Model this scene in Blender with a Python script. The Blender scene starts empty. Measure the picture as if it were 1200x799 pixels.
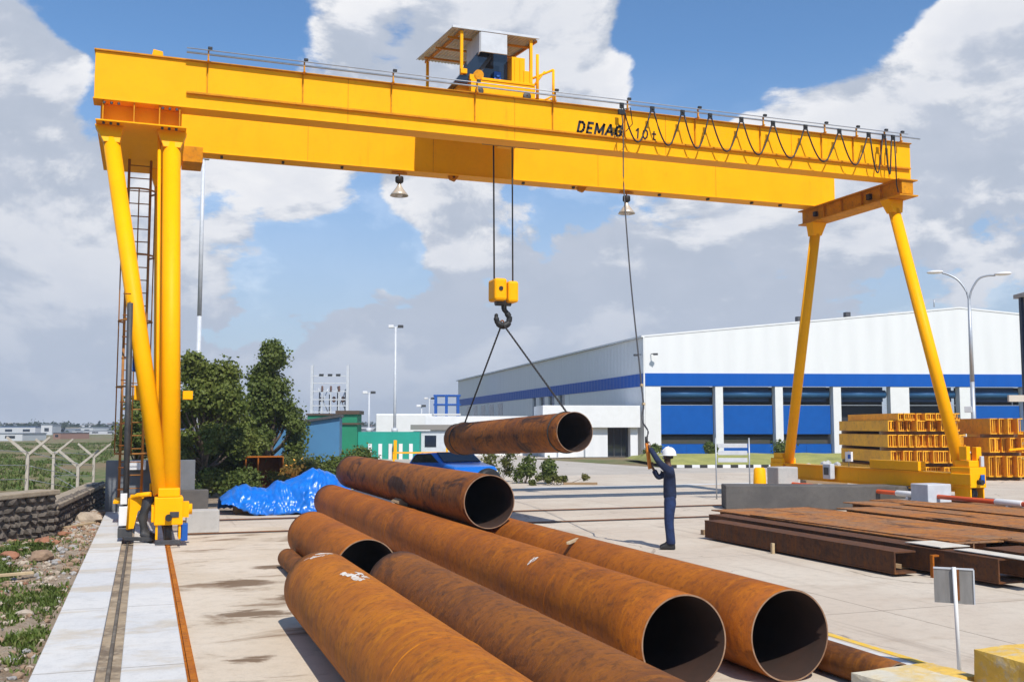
import bpy, bmesh, math, random
from mathutils import Vector, Matrix, noise
R = math.radians
random.seed(11)
sc = bpy.context.scene
COL = sc.collection

# ------------------------------------------------------------------ camera
PHI, TH = 0.345611, 0.084254          # yaw to the right of +Y, pitch up
cam_d = bpy.data.cameras.new("camera"); cam = bpy.data.objects.new("camera", cam_d); COL.objects.link(cam)
cam.location = (0, 0, 2.2)
cam.rotation_euler = (math.pi/2 + TH, 0, -PHI)
cam_d.sensor_width = 36.0; cam_d.lens = 36.0*1190/1200
cam_d.clip_start = 0.1; cam_d.clip_end = 9000
sc.camera = cam

# ------------------------------------------------------------------ light
SUN_EL, SUN_AZ = R(50), R(178)        # azimuth clockwise from +Y
world = bpy.data.worlds.new("World"); sc.world = world; world.use_nodes = True
sun_d = bpy.data.lights.new("sun", 'SUN'); sun_d.energy = 5.0; sun_d.angle = R(0.5); sun_d.color = (1.0, 0.95, 0.87)
sun = bpy.data.objects.new("sun", sun_d); COL.objects.link(sun)
sdir = Vector((math.sin(SUN_AZ)*math.cos(SUN_EL), math.cos(SUN_AZ)*math.cos(SUN_EL), math.sin(SUN_EL)))
sun.rotation_euler = sdir.to_track_quat('Z', 'Y').to_euler()
sun.location = (0, -20, 40)
sc.view_settings.view_transform = 'Standard'; sc.view_settings.look = 'None'
sc.view_settings.exposure = 0.0; sc.view_settings.gamma = 1.0; sc.view_settings.use_curve_mapping = False

def px_dir(px, py):
    f = Vector((math.sin(PHI)*math.cos(TH), math.cos(PHI)*math.cos(TH), math.sin(TH)))
    r = Vector((math.cos(PHI), -math.sin(PHI), 0)); u = r.cross(f)
    return (f*1190 + r*(px-600) + u*(399.5-py)).normalized()

class NT:
    def __init__(s, nt): s.nt = nt; s.L = nt.links
    def n(s, t, **kw):
        nd = s.nt.nodes.new(t)
        for k, v in kw.items():
            if k.startswith('i_'):
                key = k[2:]
                key = int(key) if key.isdigit() else key
                if hasattr(v, 'is_output') : s.L.new(v, nd.inputs[key])
                else: nd.inputs[key].default_value = v
            else: setattr(nd, k, v)
        return nd
    def math(s, op, a, b=None, c=None, clamp=False):
        nd = s.nt.nodes.new('ShaderNodeMath'); nd.operation = op; nd.use_clamp = clamp
        for i, v in enumerate((a, b, c)):
            if v is None: continue
            if hasattr(v, 'is_output'): s.L.new(v, nd.inputs[i])
            else: nd.inputs[i].default_value = v
        return nd.outputs[0]
    def mix(s, fac, a, b, mode='MIX'):
        nd = s.nt.nodes.new('ShaderNodeMix'); nd.data_type = 'RGBA'; nd.blend_type = mode
        for i, v in ((0, fac), (6, a), (7, b)):
            if hasattr(v, 'is_output'): s.L.new(v, nd.inputs[i])
            elif i == 0: nd.inputs[0].default_value = v
            else: nd.inputs[i].default_value = (*v, 1) if len(v) == 3 else v
        return nd.outputs[2]
    def noise(s, vec, scale, detail=4, rough=.55, dist=0.0):
        nd = s.nt.nodes.new('ShaderNodeTexNoise'); nd.inputs['Scale'].default_value = scale
        nd.inputs['Detail'].default_value = detail; nd.inputs['Roughness'].default_value = rough
        nd.inputs['Distortion'].default_value = dist
        if vec is not None: s.L.new(vec, nd.inputs['Vector'])
        return nd.outputs['Fac']
    def ramp(s, v, lo, hi, a=0.0, b=1.0, smooth=True):
        nd = s.nt.nodes.new('ShaderNodeMapRange'); nd.interpolation_type = 'SMOOTHSTEP' if smooth else 'LINEAR'
        s.L.new(v, nd.inputs[0])
        for i, x in zip((1, 2, 3, 4), (lo, hi, a, b)): nd.inputs[i].default_value = x
        return nd.outputs[0]
    def mapping(s, vec, scale=(1, 1, 1), loc=(0, 0, 0), rot=(0, 0, 0)):
        nd = s.nt.nodes.new('ShaderNodeMapping'); s.L.new(vec, nd.inputs[0])
        nd.inputs['Scale'].default_value = scale; nd.inputs['Location'].default_value = loc; nd.inputs['Rotation'].default_value = rot
        return nd.outputs[0]

# ---- sky: Nishita with cumulus clouds mixed in, by direction
wn = NT(world.node_tree); world.node_tree.nodes.clear()
SKY_S = 0.15
HAZE = True
tc = wn.n('ShaderNodeTexCoord').outputs['Generated']
sky = wn.n('ShaderNodeTexSky', sky_type='NISHITA'); sky.sun_disc = False
sky.sun_elevation = SUN_EL; sky.sun_rotation = SUN_AZ; sky.air_density = 1.0; sky.dust_density = 0.6; sky.ozone_density = 2.5
def lobe(px, py, rad_px, amt):
    d = px_dir(px, py)
    dp = wn.n('ShaderNodeVectorMath', operation='DOT_PRODUCT'); wn.L.new(tc, dp.inputs[0]); dp.inputs[1].default_value = d
    c = math.cos(math.atan(rad_px/1190))
    return wn.ramp(dp.outputs['Value'], c, 1.0, 0.0, amt)
# clearings (negative) and banks (positive)
lobes = [(190, 30, 170, -.26), (300, 30, 90, -.10), (900, 10, 215, -.34), (790, 60, 110, -.20), (1060, 10, 110, -.16), (1075, 135, 130, .20), (900, 150, 80, .14), (440, 290, 100, -.12), (350, 340, 90, -.08), (520, 230, 80, .10), (250, 230, 90, -.06), (420, 130, 240, .14),
         (1130, 330, 200, -.07), (60, 250, 260, .16), (20, 30, 110, .2), (640, 60, 170, .22), (1130, 190, 240, .18), (1190, 60, 110, .22),
         (960, 170, 170, .16), (640, 420, 330, .06), (900, 330, 260, .12), (560, 330, 100, .06)]
acc = None
for l in lobes:
    o = lobe(*l); acc = o if acc is None else wn.math('ADD', acc, o)
sep = wn.n('ShaderNodeSeparateXYZ'); wn.L.new(tc, sep.inputs[0])
zel = sep.outputs['Z']
st = wn.mapping(tc, scale=(1, 1, 1.75), loc=(3.1, 1.7, .35))
n1 = wn.noise(st, 3.6, 14, .60, .25)
st2 = wn.mapping(tc, scale=(1, 1, 1.75), loc=(3.1+.012, 1.7-.02, .35-.075))
n2 = wn.noise(st2, 3.6, 14, .60, .25)
vo = wn.n('ShaderNodeTexVoronoi', feature='SMOOTH_F1'); vo.inputs['Scale'].default_value = 15; vo.inputs['Smoothness'].default_value = .5
nd_ = wn.n('ShaderNodeTexNoise'); nd_.inputs['Scale'].default_value = 9; nd_.inputs['Detail'].default_value = 6; wn.L.new(st, nd_.inputs['Vector'])
va = wn.n('ShaderNodeVectorMath', operation='MULTIPLY_ADD'); wn.L.new(nd_.outputs['Color'], va.inputs[0]); va.inputs[1].default_value = (.16, .16, .16); wn.L.new(st, va.inputs[2])
wn.L.new(va.outputs[0], vo.inputs['Vector'])
puff = wn.math('MULTIPLY', wn.math('SUBTRACT', .45, vo.outputs['Distance']), .16)
dens = wn.math('ADD', wn.math('ADD', n1, acc), puff)
lowb = wn.ramp(zel, .02, .22, .12, 0.0)
dens = wn.math('ADD', dens, lowb)
# broken cloud only over the far half of the sky, clear overhead and behind
fdp = wn.n('ShaderNodeVectorMath', operation='DOT_PRODUCT'); wn.L.new(tc, fdp.inputs[0]); fdp.inputs[1].default_value = (math.sin(PHI), math.cos(PHI), 0)
dens = wn.math('ADD', dens, wn.ramp(fdp.outputs['Value'], .0, .72, -.30, 0.0))
dens = wn.math('ADD', dens, wn.ramp(zel, .46, .75, 0.0, -.25))
mask = wn.ramp(dens, .488, .562)
shade = wn.math('ADD', wn.math('SUBTRACT', n1, n2), wn.math('MULTIPLY', puff, .6))
lit = wn.ramp(shade, -.035, .065)
thick = wn.ramp(dens, .58, .84)
fine = wn.noise(st, 15.0, 8, .6, .3)
c_hi = (0.92, 0.925, 0.95); c_lo = (0.48, 0.54, 0.65)
ccol = wn.mix(lit, c_lo, c_hi)
ccol = wn.mix(wn.math('MULTIPLY', thick, .35), ccol, (0.56, 0.61, 0.71))
ccol = wn.mix(wn.ramp(fine, .38, .68, 0, .30), ccol, (0.66, 0.70, 0.80))
hz = wn.ramp(zel, 0.0, .26, .85, 0.0)
ccol = wn.mix(hz, ccol, (0.49, 0.56, 0.69))
vm = wn.n('ShaderNodeVectorMath', operation='SCALE'); wn.L.new(ccol, vm.inputs[0]); vm.inputs['Scale'].default_value = 1.0/SKY_S
skyc = wn.mix(1.0, sky.outputs[0], (0.66, 0.86, 1.01), 'MULTIPLY')
lowm = wn.ramp(zel, .03, .36, .80, 0.0)
mask = wn.math('MAXIMUM', mask, lowm)
skyfin = wn.mix(mask, skyc, vm.outputs[0])
bg = wn.n('ShaderNodeBackground'); wn.L.new(skyfin, bg.inputs[0]); bg.inputs[1].default_value = SKY_S
wo = wn.n('ShaderNodeOutputWorld'); wn.L.new(bg.outputs[0], wo.inputs[0])

# ------------------------------------------------------------------ materials
MATS = {}
def pm(name, base, c2=None, rough=.6, metal=0.0, scale=3.0, amt=.5, bump=0.0, bscale=None, c3=None, s3=20., a3=.3, stretch=(1, 1, 1), spec=.5, detail=6):
    if name in MATS: return MATS[name]
    m = bpy.data.materials.new(name); m.use_nodes = True; n = NT(m.node_tree)
    b = m.node_tree.nodes['Principled BSDF']
    b.inputs['Roughness'].default_value = rough; b.inputs['Metallic'].default_value = metal
    b.inputs['Specular IOR Level'].default_value = spec
    geo = n.n('ShaderNodeTexCoord').outputs['Object']
    oi = n.n('ShaderNodeObjectInfo')
    ad = n.n('ShaderNodeVectorMath', operation='ADD'); n.L.new(geo, ad.inputs[0])
    sc_ = n.n('ShaderNodeVectorMath', operation='SCALE'); n.L.new(oi.outputs['Random'], sc_.inputs['Scale']); sc_.inputs[0].default_value = (17, 9, 5)
    n.L.new(sc_.outputs[0], ad.inputs[1])
    v = n.mapping(ad.outputs[0], scale=stretch)
    col = None
    if c2 is not None:
        f = n.ramp(n.noise(v, scale, detail, .6, .3), .35, .68, 0, amt)
        col = n.mix(f, base, c2)
    if c3 is not None:
        f = n.ramp(n.noise(v, s3, 5, .65, .2), .48, .7, 0, a3)
        col = n.mix(f, col if col is not None else base, c3)
    if col is None: b.inputs['Base Color'].default_value = (*base, 1)
    else: n.L.new(col, b.inputs['Base Color'])
    if bump > 0:
        bn = n.n('ShaderNodeBump'); bn.inputs['Strength'].default_value = bump; bn.inputs['Distance'].default_value = .02
        n.L.new(n.noise(v, bscale or scale*6, 6, .6), bn.inputs['Height']); n.L.new(bn.outputs[0], b.inputs['Normal'])
    MATS[name] = m; return m

YEL = pm('crane_yellow', (.97, .43, .0004), (.90, .375, .0004), .5, 0, 1.2, .5, .04, 30, (.5, .22, .004), 9, .10, spec=.12)
def streak(m, col, amt):
    n = NT(m.node_tree); b = m.node_tree.nodes['Principled BSDF']; lk = b.inputs['Base Color'].links[0]; src = lk.from_socket
    g = n.n('ShaderNodeTexCoord').outputs['Object']
    a = n.noise(n.mapping(g, scale=(5, 5, .55)), 1.5, 7, .7, .2); c = n.noise(g, .5, 4)
    f = n.math('MULTIPLY', n.ramp(a, .53, .78, 0, amt), n.ramp(c, .35, .65))
    n.L.new(n.mix(f, src, col), b.inputs['Base Color'])
streak(YEL, (.42, .16, .01), .35)
YELD = pm('worn_yellow', (.66, .27, .003), (.45, .17, .01), .6, 0, 3, .6, .15, 30, (.2, .08, .02), 14, .4, spec=.15)
STEELY = pm('ochre_steel', (.88, .42, .002), (.62, .26, .008), .7, 0, 1.0, .6, .2, 20, (.22, .09, .02), 5, .4)
BLACK = pm('black_rubber', (.012, .012, .013), None, .6)
DKG = pm('dark_steel', (.05, .052, .058), (.09, .085, .08), .55, .3, 6, .6)
GREY = pm('galvanised', (.42, .45, .49), (.30, .32, .35), .45, .4, 8, .5)
LGREY = pm('pale_grey_paint', (.55, .57, .60), (.40, .42, .45), .5, 0, 4, .5, 0.05, 20)
WHITE = pm('white_paint', (.72, .72, .715), (.62, .62, .60), .5, 0, 2, .35)
BLUEP = pm('blue_paint', (.002, .085, .40), (.003, .07, .32), .5, 0, 2, .5)
NAVY = pm('navy_cloth', (.004, .009, .030), (.010, .022, .070), .9, 0, 9, .7, .4, 30)
SKIN = pm('brown_skin', (.10, .045, .025), (.07, .03, .018), .55, 0, 8, .4)
CABLE = pm('black_cable', (.006, .006, .007), None, .5)
ROPE = pm('steel_rope', (.07, .065, .06), (.03, .03, .03), .5, .6, 60, .8)
LETTER = pm('black_lettering', (.008, .008, .009), None, .5)
GLASSD = pm('dark_glass', (.010, .016, .028), None, .08, 0, spec=.8)
CONC = None

def rust(name, a, b, c, d, dark=.5, axis='Y'):
    m = bpy.data.materials.new(name); m.use_nodes = True; n = NT(m.node_tree)
    bs = m.node_tree.nodes['Principled BSDF']
    g = n.n('ShaderNodeTexCoord').outputs['Object']
    oi = n.n('ShaderNodeObjectInfo')
    sc_ = n.n('ShaderNodeVectorMath', operation='SCALE'); n.L.new(oi.outputs['Random'], sc_.inputs['Scale']); sc_.inputs[0].default_value = (13, 27, 7)
    ad = n.n('ShaderNodeVectorMath', operation='ADD'); n.L.new(g, ad.inputs[0]); n.L.new(sc_.outputs[0], ad.inputs[1])
    v = ad.outputs[0]
    ring = n.mapping(v, scale=(1.2, 7.0, 1.2), rot=(0, 0, .25))
    ringf = n.mapping(v, scale=(2, 26.0, 2), rot=(.2, 0, .12))
    n1 = n.noise(v, 1.1, 8, .6, .4); n2 = n.noise(ring, 1.4, 8, .65, .6); n3 = n.noise(v, 13, 6, .7, .3); n4 = n.noise(ringf, 1.2, 6, .7)
    col = n.mix(n.ramp(n1, .36, .66), a, b)
    col = n.mix(n.ramp(n2, .46, .72, 0, .75), col, c)
    col = n.mix(n.ramp(n3, .46, .66, 0, .70), col, d)
    col = n.mix(n.ramp(n4, .56, .74, 0, .40), col, c)
    n5 = n.noise(n.mapping(v, loc=(5, 2, 1), scale=(1.6, .7, 1.6)), .9, 9, .72, 1.0)
    col = n.mix(n.ramp(n5, .53, .63, 0, dark), col, (.035, .016, .010))
    n6 = n.noise(v, 60, 3, .6)
    col = n.mix(n.ramp(n6, .60, .75, 0, .35), col, (.03, .012, .006))
    n.L.new(col, bs.inputs['Base Color'])
    n.L.new(n.ramp(n2, .3, .7, .62, .85), bs.inputs['Roughness'])
    bs.inputs['Specular IOR Level'].default_value = .25
    hsum = n.math('ADD', n3, n.math('MULTIPLY', n4, .7))
    bn = n.n('ShaderNodeBump'); bn.inputs['Strength'].default_value = .5; bn.inputs['Distance'].default_value = .014
    n.L.new(hsum, bn.inputs['Height']); n.L.new(bn.outputs[0], bs.inputs['Normal'])
    return m
RUST = rust('rust_orange', (.38, .108, .006), (.28, .075, .006), (.47, .145, .008), (.17, .050, .010), .32)
RUSTB = rust('rust_bright', (.44, .135, .007), (.34, .095, .006), (.54, .19, .010), (.20, .06, .010), .22)
RUSTD = rust('rust_brown', (.25, .082, .012), (.16, .054, .014), (.32, .11, .012), (.09, .035, .014), .5)
RUSTS = rust('rust_streaked', (.30, .095, .010), (.16, .050, .012), (.40, .13, .014), (.055, .022, .012), .92)
RUSTP = rust('rust_plate', (.38, .135, .025), (.25, .14, .075), (.56, .21, .018), (.09, .05, .035), .7)
RUSTK = rust('rust_black_brown', (.11, .042, .016), (.08, .034, .016), (.20, .07, .016), (.04, .022, .015), .5)
RIM = pm('bare_cut_rim', (.30, .19, .12), (.20, .09, .04), .6, .1, 12, .8)
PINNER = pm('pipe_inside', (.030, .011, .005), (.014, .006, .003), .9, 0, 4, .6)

# ------------------------------------------------------------------ mesh helpers
ICO = {}
class MB:
    def __init__(s): s.bm = bmesh.new()
    def box(s, lo, hi, M=None, mi=0):
        x0, y0, z0 = lo; x1, y1, z1 = hi
        vs = [s.bm.verts.new(p) for p in ((x0,y0,z0),(x1,y0,z0),(x1,y1,z0),(x0,y1,z0),(x0,y0,z1),(x1,y0,z1),(x1,y1,z1),(x0,y1,z1))]
        if M is not None:
            for v in vs: v.co = M @ v.co
        for q in ((0,3,2,1),(4,5,6,7),(0,1,5,4),(1,2,6,5),(2,3,7,6),(3,0,4,7)):
            f = s.bm.faces.new([vs[i] for i in q]); f.material_index = mi
        return s
    def cbox(s, c, size, rz=0, mi=0, rx=0, ry=0):
        M = Matrix.Translation(c) @ Matrix.Rotation(rz, 4, 'Z') @ Matrix.Rotation(ry, 4, 'Y') @ Matrix.Rotation(rx, 4, 'X')
        a, b, d = size[0]/2, size[1]/2, size[2]/2
        return s.box((-a,-b,-d), (a,b,d), M, mi)
    def tube(s, a, b, r0, r1=None, n=12, caps=True, mi=0, smooth=True):
        a = Vector(a); b = Vector(b); r1 = r0 if r1 is None else r1
        q = (b-a).to_track_quat('Z', 'Y')
        A = [s.bm.verts.new(a + q @ Vector((r0*math.cos(t), r0*math.sin(t), 0))) for t in [2*math.pi*i/n for i in range(n)]]
        B = [s.bm.verts.new(b + q @ Vector((r1*math.cos(t), r1*math.sin(t), 0))) for t in [2*math.pi*i/n for i in range(n)]]
        for i in range(n):
            f = s.bm.faces.new((A[i], A[(i+1)%n], B[(i+1)%n], B[i])); f.smooth = smooth; f.material_index = mi
        if caps:
            f = s.bm.faces.new(A[::-1]); f.material_index = mi
            f = s.bm.faces.new(B); f.material_index = mi
        return s
    def path(s, pts, r, n=8, mi=0):
        pts = [Vector(p) for p in pts]; rings = []
        for i, p in enumerate(pts):
            d = (pts[min(i+1, len(pts)-1)] - pts[max(i-1, 0)]).normalized()
            up = Vector((0, 0, 1)) if abs(d.z) < .95 else Vector((0, 1, 0))
            x = d.cross(up).normalized(); y = d.cross(x)
            rr = r[i] if isinstance(r, (list, tuple)) else r
            rings.append([s.bm.verts.new(p + x*rr*math.cos(2*math.pi*k/n) + y*rr*math.sin(2*math.pi*k/n)) for k in range(n)])
        for a, b in zip(rings, rings[1:]):
            for k in range(n):
                f = s.bm.faces.new((a[k], a[(k+1)%n], b[(k+1)%n], b[k])); f.smooth = True; f.material_index = mi
        s.bm.faces.new(rings[0][::-1]); s.bm.faces.new(rings[-1])
        return s
    def lathe(s, prof, c=(0,0,0), n=24, axis='Z', mi=0, smooth=True):
        rings = []
        for r, h in prof:
            ring = []
            for k in range(n):
                t = 2*math.pi*k/n; x, y = r*math.cos(t), r*math.sin(t)
                p = (x, y, h) if axis == 'Z' else ((h, x, y) if axis == 'X' else (x, h, y))
                ring.append(s.bm.verts.new(Vector(c) + Vector(p)))
            rings.append(ring)
        for a, b in zip(rings, rings[1:]):
            for k in range(n):
                f = s.bm.faces.new((a[k], a[(k+1)%n], b[(k+1)%n], b[k])); f.smooth = smooth; f.material_index = mi
        return s
    def poly(s, pts, mi=0):
        f = s.bm.faces.new([s.bm.verts.new(p) for p in pts]); f.material_index = mi; return s
    def prism(s, pts, d, mi=0):
        """pts polygon (3D), extruded by vector d"""
        d = Vector(d); a = [s.bm.verts.new(p) for p in pts]; b = [s.bm.verts.new(Vector(p)+d) for p in pts]; n = len(pts)
        s.bm.faces.new(a[::-1]).material_index = mi; s.bm.faces.new(b).material_index = mi
        for i in range(n): s.bm.faces.new((a[i], a[(i+1)%n], b[(i+1)%n], b[i])).material_index = mi
        return s
    def blob(s, c, r, sub=1, jit=.25, sq=(1,1,1), mi=0, seed=0, flat=True, rot=True):
        if sub not in ICO:
            tb = bmesh.new(); bmesh.ops.create_icosphere(tb, subdivisions=sub, radius=1.0); tb.verts.index_update()
            ICO[sub] = ([v.co.copy() for v in tb.verts], [[v.index for v in f.verts] for f in tb.faces]); tb.free()
        rz = Matrix.Rotation(random.random()*6.28, 3, 'Z'); vs = []; cv = Vector(c); sd = Vector((seed*3.1, seed, 7))
        for q in ICO[sub][0]:
            k = 1 + jit*noise.noise(q*1.7 + sd)*2
            p = Vector((q.x*sq[0], q.y*sq[1], q.z*sq[2])) * r * k
            vs.append(s.bm.verts.new(cv + (rz @ p if rot else p)))
        for fi in ICO[sub][1]:
            f = s.bm.faces.new([vs[i] for i in fi]); f.material_index = mi; f.smooth = not flat
        return s
    def build(s, name, mat, parent=None, bevel=0, fix=True):
        if fix: bmesh.ops.recalc_face_normals(s.bm, faces=s.bm.faces[:])
        me = bpy.data.meshes.new(name); s.bm.to_mesh(me); s.bm.free()
        for m in (mat if isinstance(mat, (list, tuple)) else [mat]): me.materials.append(m)
        o = bpy.data.objects.new(name, me); COL.objects.link(o)
        if parent is not None: o.parent = parent
        if bevel:
            b = o.modifiers.new('bevel', 'BEVEL'); b.width = bevel; b.segments = 2; b.limit_method = 'ANGLE'; b.angle_limit = R(40)
        return o
def tag(o, label=None, cat=None, group=None, kind=None):
    if label: o['label'] = label
    if cat: o['category'] = cat
    if group: o['group'] = group
    if kind: o['kind'] = kind
    return o
def thing(name, label, cat, loc=(0,0,0), rz=0, group=None):
    o = bpy.data.objects.new(name, None); COL.objects.link(o); o.location = loc; o.rotation_euler = (0,0,rz)
    return tag(o, label, cat, group)
def copy_tree(o, parent=None):
    c = o.copy(); COL.objects.link(c)
    if parent is not None: c.parent = parent
    for ch in [x for x in COL.objects if x.parent == o]: copy_tree(ch, c)
    return c
def lab(o, s): o['label'] = s

# ------------------------------------------------------------------ ground
def ground_mat():
    m = bpy.data.materials.new('field_ground'); m.use_nodes = True; n = NT(m.node_tree); b = m.node_tree.nodes['Principled BSDF']
    g = n.n('ShaderNodeTexCoord').outputs['Object']
    a = n.noise(g, .11, 8, .62, .5); c = n.noise(g, .9, 8, .7, .4); d = n.noise(g, 7, 6, .7)
    col = n.mix(n.ramp(a, .40, .60), (.085, .125, .022), (.20, .135, .065))
    col = n.mix(n.ramp(c, .44, .64, 0, .8), col, (.24, .17, .09))
    col = n.mix(n.ramp(d, .45, .7, 0, .6), col, (.05, .07, .018))
    n.L.new(col, b.inputs['Base Color']); b.inputs['Roughness'].default_value = .95
    bn = n.n('ShaderNodeBump'); bn.inputs['Strength'].default_value = .6; bn.inputs['Distance'].default_value = .05
    n.L.new(n.math('ADD', c, d), bn.inputs['Height']); n.L.new(bn.outputs[0], b.inputs['Normal'])
    return m
def dirt_mat():
    m = bpy.data.materials.new('rubble_dirt'); m.use_nodes = True; n = NT(m.node_tree); b = m.node_tree.nodes['Principled BSDF']
    g = n.n('ShaderNodeTexCoord').outputs['Object']
    a = n.noise(g, 1.3, 8, .65, .4); c = n.noise(g, 9, 8, .7); d = n.noise(g, 40, 4, .7)
    col = n.mix(n.ramp(a, .38, .62), (.44, .34, .24), (.30, .21, .13))
    col = n.mix(n.ramp(c, .45, .65, 0, .8), col, (.46, .38, .29)); col = n.mix(n.ramp(d, .5, .7, 0, .7), col, (.08, .055, .035))
    n.L.new(col, b.inputs['Base Color']); b.inputs['Roughness'].default_value = .95
    bn = n.n('ShaderNodeBump'); bn.inputs['Strength'].default_value = .9; bn.inputs['Distance'].default_value = .06
    n.L.new(n.math('ADD', c, d), bn.inputs['Height']); n.L.new(bn.outputs[0], b.inputs['Normal'])
    return m
def conc_mat(name, a, bcol, stain, jx=None, amt=.55, smear=True, lo=.53):
    m = bpy.data.materials.new(name); m.use_nodes = True; n = NT(m.node_tree); b = m.node_tree.nodes['Principled BSDF']
    g = n.n('ShaderNodeTexCoord').outputs['Object']
    n1 = n.noise(g, .35, 8, .6, .3); n2 = n.noise(n.mapping(g, scale=(.7, 1.9, 1)), .55, 9, .66, .7); n3 = n.noise(g, 6, 8, .7); n4 = n.noise(g, 45, 4, .7)
    col = n.mix(n.ramp(n1, .35, .65), a, bcol)
    if smear: col = n.mix(n.ramp(n2, lo, lo+.13, 0, amt), col, stain)
    col = n.mix(n.ramp(n3, .45, .7, 0, .28), col, tuple(x*.62 for x in a))
    col = n.mix(n.ramp(n4, .5, .75, 0, .30), col, tuple(x*.5 for x in a))
    if jx:
        sp = n.n('ShaderNodeSeparateXYZ'); n.L.new(g, sp.inputs[0])
        for ax, per in (('X', jx[0]), ('Y', jx[1])):
            if per >= 30: continue
            f = n.math('FRACT', n.math('DIVIDE', n.math('ADD', sp.outputs[ax], n.math('MULTIPLY', n3, .03)), per))
            j = n.math('LESS_THAN', f, .022/per*1.2)
            col = n.mix(n.math('MULTIPLY', j, .55), col, (.14, .11, .08))
    n.L.new(col, b.inputs['Base Color']); b.inputs['Roughness'].default_value = .88; b.inputs['Specular IOR Level'].default_value = .3
    bn = n.n('ShaderNodeBump'); bn.inputs['Strength'].default_value = .25; bn.inputs['Distance'].default_value = .01
    n.L.new(n.math('ADD', n3, n4), bn.inputs['Height']); n.L.new(bn.outputs[0], b.inputs['Normal'])
    return m
GROUND = ground_mat(); DIRT = dirt_mat()
YARD = conc_mat('yard_concrete', (.50, .42, .335), (.56, .49, .40), (.36, .27, .19), (4.2, 5.1), .35)
SLAB = conc_mat('pale_slab', (.54, .54, .535), (.60, .585, .555), (.46, .38, .27), (30, 3.3), .6, lo=.50)
STAINS = [(1.35, 15.0, .9, .75), (1.25, 12.5, .8, .55), (1.0, 10.1, .45, .35), (2.0, 16.5, .8, .5), (1.9, 13.6, .4, .5)]
def spots(m, lst, col):
    n = NT(m.node_tree); b = m.node_tree.nodes['Principled BSDF']; src = b.inputs['Base Color'].links[0].from_socket
    g = n.n('ShaderNodeTexCoord').outputs['Object']; nz = n.noise(n.mapping(g, scale=(1, 2.2, 1)), 1.6, 8, .7, .8); acc_ = None
    for (x, y, rx, ry) in lst:
        v = n.mapping(g, scale=(1/rx, 1/ry, 0), loc=(-x/rx, -y/ry, 0)); ln = n.n('ShaderNodeVectorMath', operation='LENGTH'); n.L.new(v, ln.inputs[0])
        q = n.ramp(ln.outputs['Value'], 0, 1.3, 1, 0); acc_ = q if acc_ is None else n.math('MAXIMUM', acc_, q)
    f = n.ramp(n.math('ADD', n.math('MULTIPLY', acc_, .55), nz), .80, .98, 0, .9)
    n.L.new(n.mix(f, src, col), b.inputs['Base Color'])
APRON = conc_mat('tan_concrete', (.53, .44, .33), (.60, .52, .42), (.20, .13, .075), None, .9, lo=.52)
spots(APRON, STAINS, (.14, .085, .045))
ROADM = conc_mat('road_concrete', (.42, .375, .32), (.48, .43, .37), (.33, .27, .21), (6, 7), .4)
BLOCKM = conc_mat('block_concrete', (.46, .45, .43), (.38, .37, .36), (.25, .23, .2), None, .4)
DARKC = conc_mat('dark_concrete', (.085, .080, .078), (.14, .13, .12), (.05, .045, .04), None, .6)

def cracks(m, scale, col, w=.006, amt=.7):
    n = NT(m.node_tree); b = m.node_tree.nodes['Principled BSDF']; src = b.inputs['Base Color'].links[0].from_socket
    g = n.n('ShaderNodeTexCoord').outputs['Object']
    nz = n.n('ShaderNodeTexNoise'); nz.inputs['Scale'].default_value = 1.1; nz.inputs['Detail'].default_value = 7; n.L.new(g, nz.inputs['Vector'])
    va = n.n('ShaderNodeVectorMath', operation='MULTIPLY_ADD'); n.L.new(nz.outputs['Color'], va.inputs[0]); va.inputs[1].default_value = (1.1, 1.1, 0); n.L.new(g, va.inputs[2])
    vo = n.n('ShaderNodeTexVoronoi', feature='DISTANCE_TO_EDGE'); vo.inputs['Scale'].default_value = scale; n.L.new(va.outputs[0], vo.inputs['Vector'])
    f = n.math('MULTIPLY', n.ramp(vo.outputs['Distance'], 0, w, amt, 0), n.ramp(n.noise(g, .45, 3), .45, .6))
    c = n.mix(f, src, col)
    # old tyre tracks and oil drips
    t1 = n.noise(n.mapping(g, scale=(2.6, .12, 1), rot=(0, 0, .35)), 1.5, 6, .6, .2)
    c = n.mix(n.ramp(t1, .56, .70, 0, .35), c, (.24, .19, .15))
    t2 = n.noise(g, 3.4, 3, .5)
    c = n.mix(n.math('MULTIPLY', n.ramp(t2, .69, .73), n.ramp(n.noise(g, .3, 2), .45, .6, 0, .7)), c, (.10, .075, .055))
    n.L.new(c, b.inputs['Base Color'])
cracks(YARD, .22, (.16, .12, .09)); cracks(ROADM, .15, (.18, .15, .12))
def sheet(name, x0, y0, x1, y1, z, mat, parent=None):
    o = MB().poly([(x0,y0,z),(x1,y0,z),(x1,y1,z),(x0,y1,z)]).build(name, mat, parent); return o
tag(sheet('ground', -4500, -300, 4500, 6500, -.05, GROUND), kind='structure')
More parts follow.
